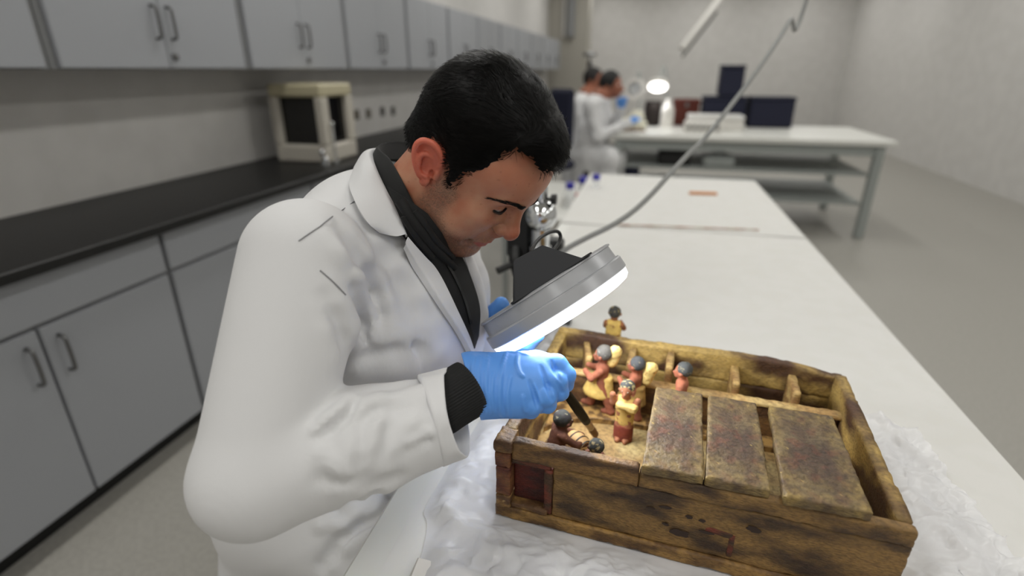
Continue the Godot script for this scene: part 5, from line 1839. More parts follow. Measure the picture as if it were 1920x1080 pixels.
func build_hair(t: Node3D, place: Transform3D) -> void:
	for q in [[0.115, 0.135], [0.0905, 0.108], [0.0800, 0.1035], [0.0640, 0.1110], [0.0507, 0.1080], [0.0440, 0.0975], [0.0447, 0.0828], [0.0480, 0.0664], [0.0421, 0.0534], [0.0335, 0.0420], [0.0318, 0.0254], [0.0305, 0.0081], [0.0226, 0.0010], [0.0130, 0.0077], [0.0060, 0.0258], [-0.0140, 0.0370], [-0.0360, 0.0310], [-0.0390, 0.0022], [-0.0330, -0.0136], [-0.0396, -0.0245], [-0.0520, -0.0270], [-0.0688, -0.0240], [-0.13, -0.02], [-0.13, 0.19], [0.13, 0.19]]:
		hair_poly.append(Vector2(q[0], q[1]))
	var f := Field.new()
	f.egg(Vector3(-0.012, 0.054, 0), Vector3(0.0985, 0.092, 0.0800), 0.02)
	f.egg(Vector3(-0.006, 0.086, 0), Vector3(0.080, 0.058, 0.066), 0.03)
	f.egg(Vector3(0.042, 0.103, 0.002), Vector3(0.047, 0.034, 0.053), 0.02)
	f.cap(Vector3(-0.035, 0.0, 0), Vector3(-0.050, -0.02, 0), 0.056, 0.052, 0.03)
	f.cap(Vector3(0.016, 0.03, 0.0), Vector3(0.018, 0.0, 0.0), 0.06, 0.058, 0.02, Vector3(0, 0, 1), 1.28)
	f.rough = noise(90.0, 3, 95)
	f.rough.domain_warp_enabled = true
	f.rough_amp = 0.0016
	var m := mesh_field(f, 0.0030)
	# keep the part inside the hairline, and sink its border into the skin
	var a: Array = m.surface_get_arrays(0)
	var v: PackedVector3Array = a[Mesh.ARRAY_VERTEX]
	var nr: PackedVector3Array = a[Mesh.ARRAY_NORMAL]
	var ix: PackedInt32Array = a[Mesh.ARRAY_INDEX]
	var side := PackedFloat32Array()
	side.resize(v.size())
	var edge := noise(160.0, 2, 96)
	for i in v.size():
		side[i] = hair_side(v[i]) + 0.0022 * edge.get_noise_3dv(v[i])
		var deep := smoothstep(-0.010, 0.001, side[i])
		v[i] -= nr[i] * deep * 0.006 * smoothstep(0.10, 0.05, v[i].y)
	var keep := PackedInt32Array()
	var solid := PackedInt32Array()
	for i in range(0, ix.size(), 3):
		var lowcut := lerpf(-0.0012, -0.0055, smoothstep(0.09, 0.05, v[ix[i]].y) * smoothstep(-0.02, 0.01, v[ix[i]].x))
		if side[ix[i]] < lowcut:
			solid.append(ix[i]); solid.append(ix[i + 1]); solid.append(ix[i + 2])
		if side[ix[i]] < 0.001 or side[ix[i + 1]] < 0.001 or side[ix[i + 2]] < 0.001:
			keep.append(ix[i]); keep.append(ix[i + 1]); keep.append(ix[i + 2])
	mats.hair = std(Color(0.015, 0.012, 0.010), 0.42)
	mats.hair.metallic_specular = 0.24
	var hair := part("hair", finish_mesh(v, solid), mats.hair, t)
	hair.transform = place
	# strands combed back and to the side, standing a little off the mass
	var r := RandomNumberGenerator.new()
	r.seed = 11
	var flow := noise(16.0, 2, 97)
	var st := st_new()
	st.set_smooth_group(-1)
	for k in 11000:
		var tr := r.randi_range(0, keep.size() / 3 - 1) * 3
		var w0 := r.randf()
		var w1 := r.randf() * (1.0 - w0)
		var p := v[keep[tr]] * w0 + v[keep[tr + 1]] * w1 + v[keep[tr + 2]] * (1.0 - w0 - w1)
		var n := nr[keep[tr]]
		var front := smoothstep(0.01, 0.07, p.x) * smoothstep(0.085, 0.12, p.y)
		var low := smoothstep(0.06, 0.0, p.y)
		var dirv := Vector3(-0.78, -0.58, 0).lerp(Vector3(0.85, 0.10, -0.45), front).lerp(Vector3(-0.25, -1.0, 0), low * 0.8)
		dirv += Vector3(flow.get_noise_3dv(p), flow.get_noise_3dv(p + Vector3(5, 0, 0)), flow.get_noise_3dv(p + Vector3(0, 7, 0))) * 0.8
		dirv += Vector3(r.randf() - 0.5, r.randf() - 0.5, r.randf() - 0.5) * 0.3
		dirv = (dirv - n * dirv.dot(n)).normalized()
		var length := r.randf_range(0.010, 0.020) * (1.0 - 0.45 * low)
		if side[keep[tr]] > -0.005 and p.y < 0.10: length *= 0.55
		var wide := dirv.cross(n) * r.randf_range(0.00015, 0.00036)
		var rise := r.randf_range(0.0006, 0.0022) * (1.0 - 0.5 * low)
		var c0 := p
		var cen := Vector3(-0.01, 0.05, 0)
		var pts := [c0]
		for s in 3:
			var u := (s + 1) / 3.0
			var q := c0 + dirv * length * u
			q += (cen - q).normalized() * (length * u) * (length * u) * 5.0
			q += n * rise * (1.0 if s < 2 else 0.55) * (0.6 + 0.4 * s)
			pts.append(q)
		for s in 3:
			var wa: Vector3 = wide * [0.7, 1.0, 0.7][s]
			var wb: Vector3 = wide * [1.0, 0.7, 0.1][s]
			quad(st, pts[s] - wa, pts[s] + wa, pts[s + 1] + wb, pts[s + 1] - wb)
	st.generate_normals()
	var strands := part("strands", st.commit(), mats.hair, hair)
	strands.set_meta("kind", "stuff")

func build_stubble(t: Node3D, place: Transform3D, f: Field) -> void:
	var r := RandomNumberGenerator.new()
	r.seed = 21
	var st := st_new()
	st.set_smooth_group(-1)
	var made := 0
	for k in 16000:
		var p := Vector3(r.randf_range(-0.005, 0.100), r.randf_range(-0.098, 0.012), 0.075)
		var ok := false
		for it in 24:
			var d := f.value(p)
			if d < 0.0003:
				ok = true
				break
			p.z -= maxf(d * 0.8, 0.0003)
			if p.z < 0.0: break
		if not ok: continue
		var jaw := smoothstep(-0.010, -0.038, p.y + 0.20 * (p.x - 0.05))
		var cheek := smoothstep(0.020, 0.005, (Vector2(p.x, p.y) - Vector2(0.062, -0.018)).length() - 0.012)
		jaw *= 1.0 - 0.9 * cheek
		var sideb := smoothstep(0.045, 0.030, p.x) * smoothstep(0.016, 0.004, p.y) * smoothstep(-0.002, 0.012, p.x)
		if r.randf() > maxf(jaw * smoothstep(0.0, 0.03, p.x), sideb) * 0.62: continue
		if absf(p.y + 0.048) < 0.009 and p.x > 0.088: continue
		var n := Vector3(0.3, -0.1, 1.0).normalized()
		var tip := p + n * 0.0003 + Vector3(0.0001, -0.00045, 0.0)
		var w := Vector3(0.00009, 0, 0)
		quad(st, p - w, p + w, tip + w * 0.4, tip - w * 0.4)
		made += 1
	st.generate_normals()
	var o := part("stubble", st.commit(), std(Color(0.13, 0.10, 0.085), 0.8), t)
	o.transform = place
	o.set_meta("kind", "stuff")

# ---------------------------------------------------------------- round magnifier lamp over the model
func build_lamp() -> void:
	var n := (cam_basis * Vector3(-0.535, 0.843, -0.018)).normalized()
	var top := at(1020, 533, 0.735)
	var c := top - n * 0.0375
	var b := Basis()
	b.y = n
	b.x = (cam_basis * Vector3(0.84, 0.54, 0.0))
	b.x = (b.x - n * b.x.dot(n)).normalized()
	b.z = b.x.cross(b.y)
	var t := thing("magnifier_lamp", "round grey magnifier lamp with a glowing white ring, held over the model", "lamp", c)
	t.basis = b
	var grey := std(Color(0.66, 0.665, 0.68), 0.30, 0.15)
	var k := 0.735 / 1000.0
	var r_low := 146.0 * k
	var r_top := 139.0 * k
	part("lower_ring", lathe([Vector2(r_low - 0.030, 0.0), Vector2(r_low - 0.0015, 0.0), Vector2(r_low, 0.0012), Vector2(r_low, 0.0155), Vector2(r_low - 0.0015, 0.0172), Vector2(r_top - 0.003, 0.0176)], 96), grey, t)
	part("upper_ring", lathe([Vector2(r_top, 0.0176), Vector2(r_top - 0.001, 0.0345), Vector2(r_top + 0.0012, 0.0352), Vector2(r_top + 0.0012, 0.0372), Vector2(r_top - 0.002, 0.0385), Vector2(r_top - 0.02, 0.0388), Vector2(0.066, 0.0388), Vector2(0.064, 0.036), Vector2(0.064, 0.0)], 96), grey, t)
	var glow := std(Color(1, 1, 1), 0.4)
	glow.emission_enabled = true
	glow.emission = Color(0.97, 0.985, 1.0)
	glow.emission_energy_multiplier = 2.6
	part("diffuser_ring", lathe([Vector2(0.068, -0.001), Vector2(0.070, -0.012), Vector2(r_low - 0.016, -0.0150), Vector2(r_low - 0.007, -0.0125), Vector2(r_low - 0.003, -0.0085), Vector2(r_low - 0.002, 0.0), Vector2(0.068, 0.0)], 96), glow, t, "glowing white diffuser ring")
	var gl := std(Color(0.9, 0.95, 1.0, 0.08), 0.02)
	gl.transparency = BaseMaterial3D.TRANSPARENCY_ALPHA
	part("lens", lathe([Vector2(0, 0.010), Vector2(0.030, 0.0112), Vector2(0.0635, 0.015), Vector2(0.0635, 0.019), Vector2(0.030, 0.0228), Vector2(0, 0.024)], 48, true), gl, t)
	var l := AreaLight3D.new()
	l.name = "ring_light"
	l.area_size = Vector2(0.17, 0.17)
	l.area_normalize_energy = true
	l.light_energy = RING_ENERGY
	l.light_color = Color(0.97, 0.985, 1.0)
	l.shadow_enabled = true
	l.area_range = 8.0
	l.area_attenuation = 2.0
	t.add_child(l)
	l.rotation.x = -PI / 2
	l.position.y = -0.0165
	# black housing on the near side of the ring
	var st := st_new()
	var black := std(Color(0.105, 0.11, 0.13), 0.42)
	var prof := [Vector2(-0.049, 0.039), Vector2(-0.045, 0.0405), Vector2(-0.022, 0.080), Vector2(-0.018, 0.082), Vector2(0.018, 0.079), Vector2(0.049, 0.0415), Vector2(0.053, 0.039)]
	var z0 := 0.048
	var z1 := 0.098
	st.set_smooth_group(-1)
	for i in prof.size() - 1:
		var p: Vector2 = prof[i]
		var q: Vector2 = prof[i + 1]
		quad(st, Vector3(p.x, p.y, z0), Vector3(q.x, q.y, z0), Vector3(q.x, q.y, z1), Vector3(p.x, p.y, z1))
	for i in range(1, prof.size() - 1):
		tri3(st, Vector3(prof[0].x, prof[0].y, z1), Vector3(prof[i].x, prof[i].y, z1), Vector3(prof[i + 1].x, prof[i + 1].y, z1))
		tri3(st, Vector3(prof[0].x, prof[0].y, z0), Vector3(prof[i + 1].x, prof[i + 1].y, z0), Vector3(prof[i].x, prof[i].y, z0))
	part("housing", done(st), black, t, "black wedge-shaped housing")
	var fl := part("mount_plate", box(Vector3(0.115, 0.0022, 0.058), 0.0008), black, t)
	fl.position = Vector3(0.006, 0.0398, 0.068)
	for s in [-0.040, 0.046]:
		part("screw", lathe([Vector2(0, 0), Vector2(0.0022, 0), Vector2(0.0022, 0.001), Vector2(0.001, 0.0018), Vector2(0, 0.0018)], 12), mats.chrome, t).position = Vector3(s, 0.0412, 0.0935)
	# loop of black lead over the housing
	var inv := t.transform.affine_inverse()
	var pts := []
	for q in [[991, 500, 0.69], [993, 484, 0.70], [999, 464, 0.715], [1012, 447, 0.735], [1030, 436, 0.755], [1045, 434, 0.77], [1051, 443, 0.775], [1047, 456, 0.77], [1037, 471, 0.755], [1028, 490, 0.735]]: pts.append(inv * at(q[0], q[1], q[2]))
	part("lead", tube(pts, 0.0026, -1, 10, 6), std(Color(0.015, 0.015, 0.016), 0.4), t, "loop of thin black lead")

# ---------------------------------------------------------------- the bench at the far end and the people there
func build_far_bench() -> void:
	const TY := 0.86
	var a := on_height(1141, 251, TY)
	var x0 := a.x
	var z0 := a.z
	var t := thing("far_table", "far white table with a grey frame where two colleagues in white coats work", "table", Vector3(x0 + 1.2, 0, z0 - 0.62))
	part("tabletop", box(Vector3(2.4, 0.045, 1.25), 0.005), mats.laminate, t).position.y = TY - 0.0225
	for sx in [-1.0, 1.0]:
		for sz in [-1.0, 1.0]:
			part("leg", box(Vector3(0.07, TY - 0.045, 0.07), 0.006), mats.grey_paint, t).position = Vector3(sx * 1.1, (TY - 0.045) * 0.5, sz * 0.56)
	for sz in [-1.0, 1.0]:
		part("rail", box(Vector3(2.13, 0.09, 0.035), 0.004), mats.grey_paint, t).position = Vector3(0, TY - 0.09, sz * 0.56)
	part("shelf", box(Vector3(2.13, 0.03, 1.05), 0.004), mats.grey_paint, t).position.y = 0.56
	part("shelf", box(Vector3(2.13, 0.03, 1.05), 0.004), mats.grey_paint, t).position.y = 0.30
	var on := func(px: float, py: float, y: float) -> Vector3: return on_height(px, py, y)
	# under the top
	var p := Vector3(x0 + 0.24, 0.0, z0 - 0.16)
	var bin := thing("bin", "dark blue bin on the floor at the left leg of the far table", "bin", p)
	part("body", lathe([Vector2(0, 0), Vector2(0.062, 0), Vector2(0.072, 0.54), Vector2(0.066, 0.54), Vector2(0.058, 0.02), Vector2(0, 0.02)], 24), mats.navy, bin)
	part("rim", lathe([Vector2(0.067, 0.528), Vector2(0.076, 0.528), Vector2(0.076, 0.542), Vector2(0.067, 0.542)], 24), mats.navy, bin)
	for e in [[0.62, 0.575, 0.30, 0.13, "black carrying case on the upper shelf under the far table, next to the blue bin", 0.2], [1.02, 0.575, 0.28, 0.10, "grey case on the upper shelf under the far table, right of the black case", 0.2], [0.55, 0.315, 0.34, 0.12, "low black case on the lower shelf under the far table", 0.2]]:
		var c := thing("carrying_case", e[4], "case", Vector3(x0 + e[0], e[1], z0 - 0.22))
		var mm: Material = mats.black_plastic if e[0] != 1.02 else mats.grey_paint
		part("body", box(Vector3(e[2], e[3], 0.26), 0.02), mm, c).position.y = e[3] * 0.5
		part("handle", tube([Vector3(-0.05, e[3], 0), Vector3(-0.045, e[3] + 0.025, 0), Vector3(0.045, e[3] + 0.025, 0), Vector3(0.05, e[3], 0)], 0.006, -1, 8, 4), mm, c)
	# on the top
	p = on.call(1221, 236, TY)
	var pot := thing("dark_jar", "tall dark brown jar standing on the far table beside the white bottle", "jar", p)
	part("body", lathe([Vector2(0, 0), Vector2(0.075, 0), Vector2(0.085, 0.02), Vector2(0.088, 0.20), Vector2(0.080, 0.235), Vector2(0.074, 0.24), Vector2(0.070, 0.20), Vector2(0, 0.03)], 24), mats.brown, pot)
	part("rim", lathe([Vector2(0.072, 0.236), Vector2(0.086, 0.236), Vector2(0.086, 0.25), Vector2(0.072, 0.25)], 24), mats.brown, pot)
	p = on.call(1249, 238, TY)
	var bo := thing("white_bottle", "white plastic bottle standing right of the dark jar on the far table", "bottle", p)
	part("body", lathe([Vector2(0, 0), Vector2(0.060, 0), Vector2(0.066, 0.01), Vector2(0.066, 0.17), Vector2(0.050, 0.21), Vector2(0.026, 0.225), Vector2(0.026, 0.24), Vector2(0, 0.24)], 24), mats.white_plastic, bo)
	part("cap", lathe([Vector2(0, 0.236), Vector2(0.030, 0.236), Vector2(0.030, 0.272), Vector2(0, 0.275)], 18), mats.white_plastic, bo)
	p = on.call(1186, 243, TY)
	var cf := Field.new()
	cf.egg(Vector3(0, 0.045, 0), Vector3(0.13, 0.07, 0.11), 0.02)
	cf.egg(Vector3(0.03, 0.11, 0.0), Vector3(0.075, 0.075, 0.07), 0.03)
	cf.ball(Vector3(-0.07, 0.06, 0.03), 0.05, 0.03)
	cf.rough = noise(14.0, 3, 120)
	cf.rough_amp = 0.03
	cf.cap_p.append(Vector3.ZERO)
	cf.cap_n.append(Vector3.DOWN)
	whole("crumpled_cloth", mesh_field(cf, 0.012), std(Color(0.90, 0.89, 0.82), 0.9), "heap of crumpled white cloth on the far table in front of the colleague", "cloth", p)
	p = on.call(1185, 246, TY)
	whole("wooden_strip", box(Vector3(0.26, 0.014, 0.05), 0.004), std(Color(0.50, 0.36, 0.22), 0.7), "thin brown wooden strip on the front edge of the far table", "strip", p + Vector3(0, 0.007, -0.02))
	p = on.call(1305, 246, TY)
	var rack := thing("tube_rack", "white slotted rack standing on the far table near its front edge", "rack", p + Vector3(0.05, 0, 0.06))
	part("body", box(Vector3(0.34, 0.10, 0.16), 0.01), mats.white_plastic, rack).position.y = 0.05
	for k in 6: part("slot", box(Vector3(0.028, 0.045, 0.004), 0.001), mats.handle, rack).position = Vector3(-0.13 + 0.052 * k, 0.05, 0.0805)
	var tray := thing("white_tray", "white flat box behind the slotted rack on the far table", "box", Vector3(x0 + 1.0, TY, z0 - 0.73))
	part("body", box(Vector3(0.52, 0.10, 0.30), 0.012), mats.white_plastic, tray).position.y = 0.05
	part("lid", box(Vector3(0.53, 0.035, 0.31), 0.01), mats.paper, tray).position.y = 0.118
	var rb := thing("brown_box", "reddish brown wooden chest on the far table behind the white flat box", "chest", Vector3(x0 + 0.73, TY, z0 - 1.08))
	part("body", box(Vector3(0.26, 0.22, 0.24), 0.01), mats.rust, rb).position.y = 0.11
	part("lid", box(Vector3(0.275, 0.05, 0.255), 0.012), mats.rust, rb).position.y = 0.243
	part("clasp", box(Vector3(0.03, 0.05, 0.008), 0.002), mats.handle, rb).position = Vector3(0, 0.215, 0.13)
	for k in 3:
		var cr := thing("blue_crate", ["dark blue crate at the back of the far table, lower left of the pile", "dark blue crate at the back of the far table, lower right of the pile", "dark blue crate on top of the two others on the far table"][k], "crate", Vector3(x0 + [1.10, 1.56, 1.14][k], TY + [0.0, 0.0, 0.30][k], z0 - 1.065), 0.0, "dark blue crates on the far table")
		part("body", box(Vector3(0.42 if k < 2 else 0.22, 0.27, 0.30), 0.015), mats.navy, cr).position.y = 0.14
		part("rim", box(Vector3(0.43 if k < 2 else 0.23, 0.03, 0.31), 0.006), mats.navy, cr).position.y = 0.285
	# two ring lamps: one lit, one with its clear lens towards us
	var lit := at(1234, 157, 5.45)
	ring_lamp(lit, Basis(Vector3.RIGHT, deg_to_rad(148.0)), 0.098, true, "lit ring lamp with a white glowing face above the dark jar on the far table", Vector3(lit.x + 0.10, TY, lit.z - 0.28))
	var clear := at(1190, 168, 5.15)
	ring_lamp(clear, Basis(Vector3.RIGHT, deg_to_rad(70.0)) * Basis(Vector3.BACK, 0.25), 0.105, false, "unlit ring lamp with a clear round lens beside the colleague's face", Vector3(clear.x + 0.05, TY, clear.z - 0.30))
	far_person(Vector3(0, 0, 0), 5.0, "seated colleague with black hair in a white coat, working at the far table", Color(0.012, 0.011, 0.010), true)
	far_person(Vector3(0, 0, 0), 5.75, "second colleague at the far table, brown hair just showing behind the black-haired one", Color(0.05, 0.022, 0.012), false)
	# slim black floor lamp behind the colleagues
	var fp := at(1106, 102, 8.2)
	var fl := thing("floor_lamp", "slim black unlit floor lamp standing behind the two colleagues", "lamp", Vector3(fp.x, 0, fp.z))
	part("base", lathe([Vector2(0, 0), Vector2(0.15, 0), Vector2(0.15, 0.02), Vector2(0.02, 0.03), Vector2(0, 0.03)], 24), mats.black_plastic, fl)
	part("pole", lathe([Vector2(0.018, 0.02), Vector2(0.018, 1.3), Vector2(0.035, 1.32), Vector2(0.035, fp.y - 0.1), Vector2(0.012, fp.y - 0.08), Vector2(0.012, fp.y)], 14), mats.black_plastic, fl)
	part("head", lathe([Vector2(0, fp.y - 0.03), Vector2(0.11, fp.y - 0.03), Vector2(0.10, fp.y + 0.02), Vector2(0, fp.y + 0.04)], 20), mats.handle, fl)
	# chair
	var ch := at(1050, 300, 4.75)
	var c := thing("office_chair", "dark navy swivel chair behind the man's head, in front of the colleagues", "chair", Vector3(ch.x, 0, ch.z), -0.5)
	var st := st_new()
	add_box(st, Vector3(0, 1.03, 0), Vector3(0.26, 0.48, 0.07), 0.03)
	part("backrest", done(st), mats.navy, c)
	st = st_new()
	add_box(st, Vector3(0, 0.66, 0.24), Vector3(0.42, 0.08, 0.42), 0.03)
	part("seat", done(st), mats.navy, c)
	st = st_new()
	add_box(st, Vector3(0, 0.74, -0.02), Vector3(0.07, 0.28, 0.03), 0.008)
	part("bracket", done(st), mats.black_plastic, c)
	part("column", lathe([Vector2(0.028, 0.07), Vector2(0.028, 0.62)], 14), mats.metal, c).position.z = 0.22
	for k in 5:
		var ang := TAU * k / 5
		var o := part("foot", box(Vector3(0.26, 0.035, 0.045), 0.008), mats.black_plastic, c)
		o.position = Vector3(cos(ang) * 0.13, 0.05, 0.22 - sin(ang) * 0.13)
		o.rotation.y = ang
	# white extraction arm coming down from the ceiling on the right
	var q0 := at(1278, 92, 7.6)
	var q1 := at(1322, 34, 7.6)
	var dirv := (q1 - q0).normalized()
	var top := q1 + dirv * 0.9
	top.y = minf(top.y, 3.20)
	var arm := thing("extraction_arm", "white jointed extraction arm slanting up to the ceiling at the upper right", "arm", q0)
	part("lower_tube", tube([Vector3.ZERO, (top - q0) * 0.5, top - q0], 0.045, -1, 16, 2), mats.white_plastic, arm)
	part("spring_rod", tube([Vector3(0.02, -0.10, 0.02), (top - q0) * 0.55 + Vector3(0.03, -0.10, 0.02)], 0.016, -1, 8, 2), mats.black_plastic, arm)
	var mount := part("ceiling_mount", lathe([Vector2(0, 0), Vector2(0.07, 0), Vector2(0.07, 3.348 - top.y), Vector2(0, 3.348 - top.y)], 16), mats.white_plastic, arm)
	mount.position = top - q0 + Vector3(0, -0.02, 0)

func ring_lamp(where: Vector3, b: Basis, r: float, lit: bool, label: String, foot: Vector3) -> void:
	var t := thing("ring_lamp", label, "lamp", where)
	var d := part("ring", lathe([Vector2(r * 0.66, -0.012), Vector2(r, -0.012), Vector2(r * 1.02, 0.01), Vector2(r * 0.95, 0.03), Vector2(r * 0.66, 0.03)], 40), mats.white_plastic, t)
	d.basis = b
	var gl := std(Color(0.9, 0.95, 1.0, 0.12), 0.03)
	gl.transparency = BaseMaterial3D.TRANSPARENCY_ALPHA
	if lit:
		var g := part("glowing_face", lathe([Vector2(0, 0.031), Vector2(r * 0.97, 0.031), Vector2(r * 0.9, 0.042), Vector2(0, 0.046)], 40), mats.glow, t)
		g.basis = b
		var l := OmniLight3D.new()
		l.name = "ring_light"
		l.light_energy = 0.05
		l.light_size = 0.05
		l.omni_range = 8.0
		l.omni_attenuation = 2.0
		l.shadow_enabled = true
		t.add_child(l)
		l.position = b.y * 0.10
	else:
		var g := part("lens", lathe([Vector2(0, 0.0), Vector2(r * 0.64, 0.006), Vector2(r * 0.64, 0.012), Vector2(0, 0.02)], 32, true), gl, t)
		g.basis = b
		var ch := part("inner_ring", lathe([Vector2(r * 0.30, 0.012), Vector2(r * 0.36, 0.012), Vector2(r * 0.36, 0.022), Vector2(r * 0.30, 0.022)], 32), mats.chrome, t)
		ch.basis = b
	var off := foot - where
	part("arm", tube([b.x * 0.0 - b.y * 0.01 + Vector3(0, 0.0, -r), Vector3(off.x * 0.5, 0.16, off.z * 0.7), off + Vector3(0, 0.30, 0), off + Vector3(0, 0.03, 0)], 0.010, -1, 8, 8), mats.grey_paint, t)
	part("base", lathe([Vector2(0, 0), Vector2(0.08, 0), Vector2(0.08, 0.02), Vector2(0.02, 0.035), Vector2(0, 0.035)], 24), mats.grey_paint, t).position = off

func far_person(_o: Vector3, d: float, label: String, hairc: Color, front: bool) -> void:
	var sx := 0.0 if front else 1.0
	var hd := at(1146, 160, d) if front else at(1114, 150, d)
	var nk := at(1124, 182, d) if front else at(1098, 178, d)
	var base := Vector3(nk.x - 0.12, 0, nk.z)
	var t := thing("person", label, "person", base)
	var rel := func(p: Vector3) -> Vector3: return p - base
	var fw := Vector3(0.97, 0, 0.24)
	var rb := Vector3(-0.24, 0, 0.97)
	var b := Field.new()
	var h := hd - base
	var n := nk - base
	b.egg(h, Vector3(0.095, 0.115, 0.078), 0.02)
	b.cap(h + fw * 0.055 + Vector3(0, -0.075, 0), h + fw * 0.07 + Vector3(0, -0.055, 0), 0.035, 0.035, 0.03)
	b.cap(h + fw * 0.095 + Vector3(0, -0.005, 0), h + fw * 0.115 + Vector3(0, -0.035, 0), 0.012, 0.015, 0.012)
	for g in [1.0, -1.0]: b.egg(h + rb * 0.078 * g + Vector3(-0.01, -0.01, 0), Vector3(0.022, 0.034, 0.014), 0.006)
	b.cap(n, h + Vector3(-0.02, -0.05, 0), 0.062, 0.055, 0.03)
	b.cap(n, n + Vector3(-0.05, -0.3, 0), 0.08, 0.11, 0.03)
	part("body", mesh_field(b, 0.009), std(Color8(150, 92, 68), 0.55), t)
	var hf := Field.new()
	hf.egg(h + Vector3(-0.014, 0.024, 0), Vector3(0.108, 0.112, 0.090), 0.02)
	hf.cap_p.append(h + fw * 0.045 + Vector3(0, 0.02, 0))
	hf.cap_n.append((fw * 0.9 + Vector3(0, -0.42, 0)).normalized())
	hf.cap_p.append(h + Vector3(0, -0.065, 0))
	hf.cap_n.append((Vector3(0, -0.8, 0) + fw * 0.5).normalized())
	hf.rough = noise(50.0, 2, 130)
	hf.rough_amp = 0.006
	part("hair", mesh_field(hf, 0.009), std(hairc, 0.6), t)
	for g in [1.0, -1.0]:
		part("eye", lathe(ball_profile(0.011, 8), 12, true), mats.white_plastic, t).position = h + fw * 0.078 + rb * 0.03 * g + Vector3(0, 0.005, 0)
	var c := Field.new()
	var hip := n + Vector3(-0.09, -0.60, 0)
	hip.y = 0.64
	c.cap(n + Vector3(-0.01, -0.07, 0), n + Vector3(-0.04, -0.26, 0), 0.095, 0.140, 0.04, rb, 1.3)
	c.cap(n + Vector3(-0.04, -0.26, 0), hip, 0.145, 0.165, 0.04, rb, 1.25)
	for g in [1.0, -1.0]:
		var s: Vector3 = n + rb * 0.17 * g + Vector3(-0.02, -0.07, 0)
		c.cap(n + Vector3(-0.02, -0.04, 0), s, 0.07, 0.068, 0.05)
		var el: Vector3 = s + Vector3(0.10, -0.27, 0) + rb * 0.05 * g
		var hand: Vector3 = at(1166, 193, d - 0.06) - base if g < 0 else at(1186, 226, d + 0.05) - base
		if not front: hand = el + fw * 0.28 + Vector3(0, 0.03, 0)
		c.cap(s, el, 0.066, 0.056, 0.03)
		c.cap(el, el.lerp(hand, 0.85), 0.056, 0.044, 0.02)
		c.cap(hip + rb * 0.09 * g, hip + rb * 0.10 * g + fw * 0.26, 0.105, 0.095, 0.05)
		c.cap(hip + rb * 0.10 * g + fw * 0.26, hip + rb * 0.10 * g + fw * 0.27 + Vector3(0, -0.34, 0), 0.095, 0.09, 0.05)
		# gloved hand: palm, four fingers, thumb
		var gf := Field.new()
		var dir := (hand - el).normalized()
		var sd := dir.cross(Vector3.UP).normalized()
		gf.cap(hand - dir * 0.05, hand + dir * 0.02, 0.030, 0.034, 0.02, sd, 1.3)
		for k in 4:
			var r0: Vector3 = hand + dir * 0.03 + sd * (k - 1.5) * 0.018
			gf.chain([r0, r0 + dir * 0.035 + Vector3(0, -0.006, 0), r0 + dir * (0.055 - 0.006 * absf(k - 1.2)) + Vector3(0, -0.022, 0)], [0.011, 0.010, 0.008], 0.004)
		gf.chain([hand - dir * 0.01 + sd * 0.03, hand + dir * 0.025 + sd * 0.05, hand + dir * 0.05 + sd * 0.045], [0.013, 0.011, 0.009], 0.004)
		part("glove", mesh_field(gf, 0.007), mats.glove, t)
	c.cap(hip, hip + Vector3(0.04, -0.36, 0), 0.165, 0.175, 0.05, rb, 1.15)
	c.cap(hip + fw * 0.14, hip + fw * 0.18 + Vector3(0, -0.34, 0), 0.13, 0.13, 0.05, rb, 1.2)
	c.rough = noise(7.0, 3, 133)
	c.rough_amp = 0.014
	part("lab_coat", mesh_field(c, 0.016), mats.coat, t)
	# legs, shoes and the stool stay in the coat's shadow
	var lf := Field.new()
	for g in [1.0, -1.0]:
		var kn: Vector3 = hip + rb * 0.10 * g + fw * 0.28
		lf.cap(kn + Vector3(0, -0.15, 0), Vector3(kn.x - 0.05, 0.08, kn.z), 0.06, 0.05, 0.02)
		lf.cap(Vector3(kn.x - 0.07, 0.045, kn.z), Vector3(kn.x + 0.10, 0.04, kn.z), 0.042, 0.036, 0.02)
	part("trousers", mesh_field(lf, 0.014), mats.navy, t)

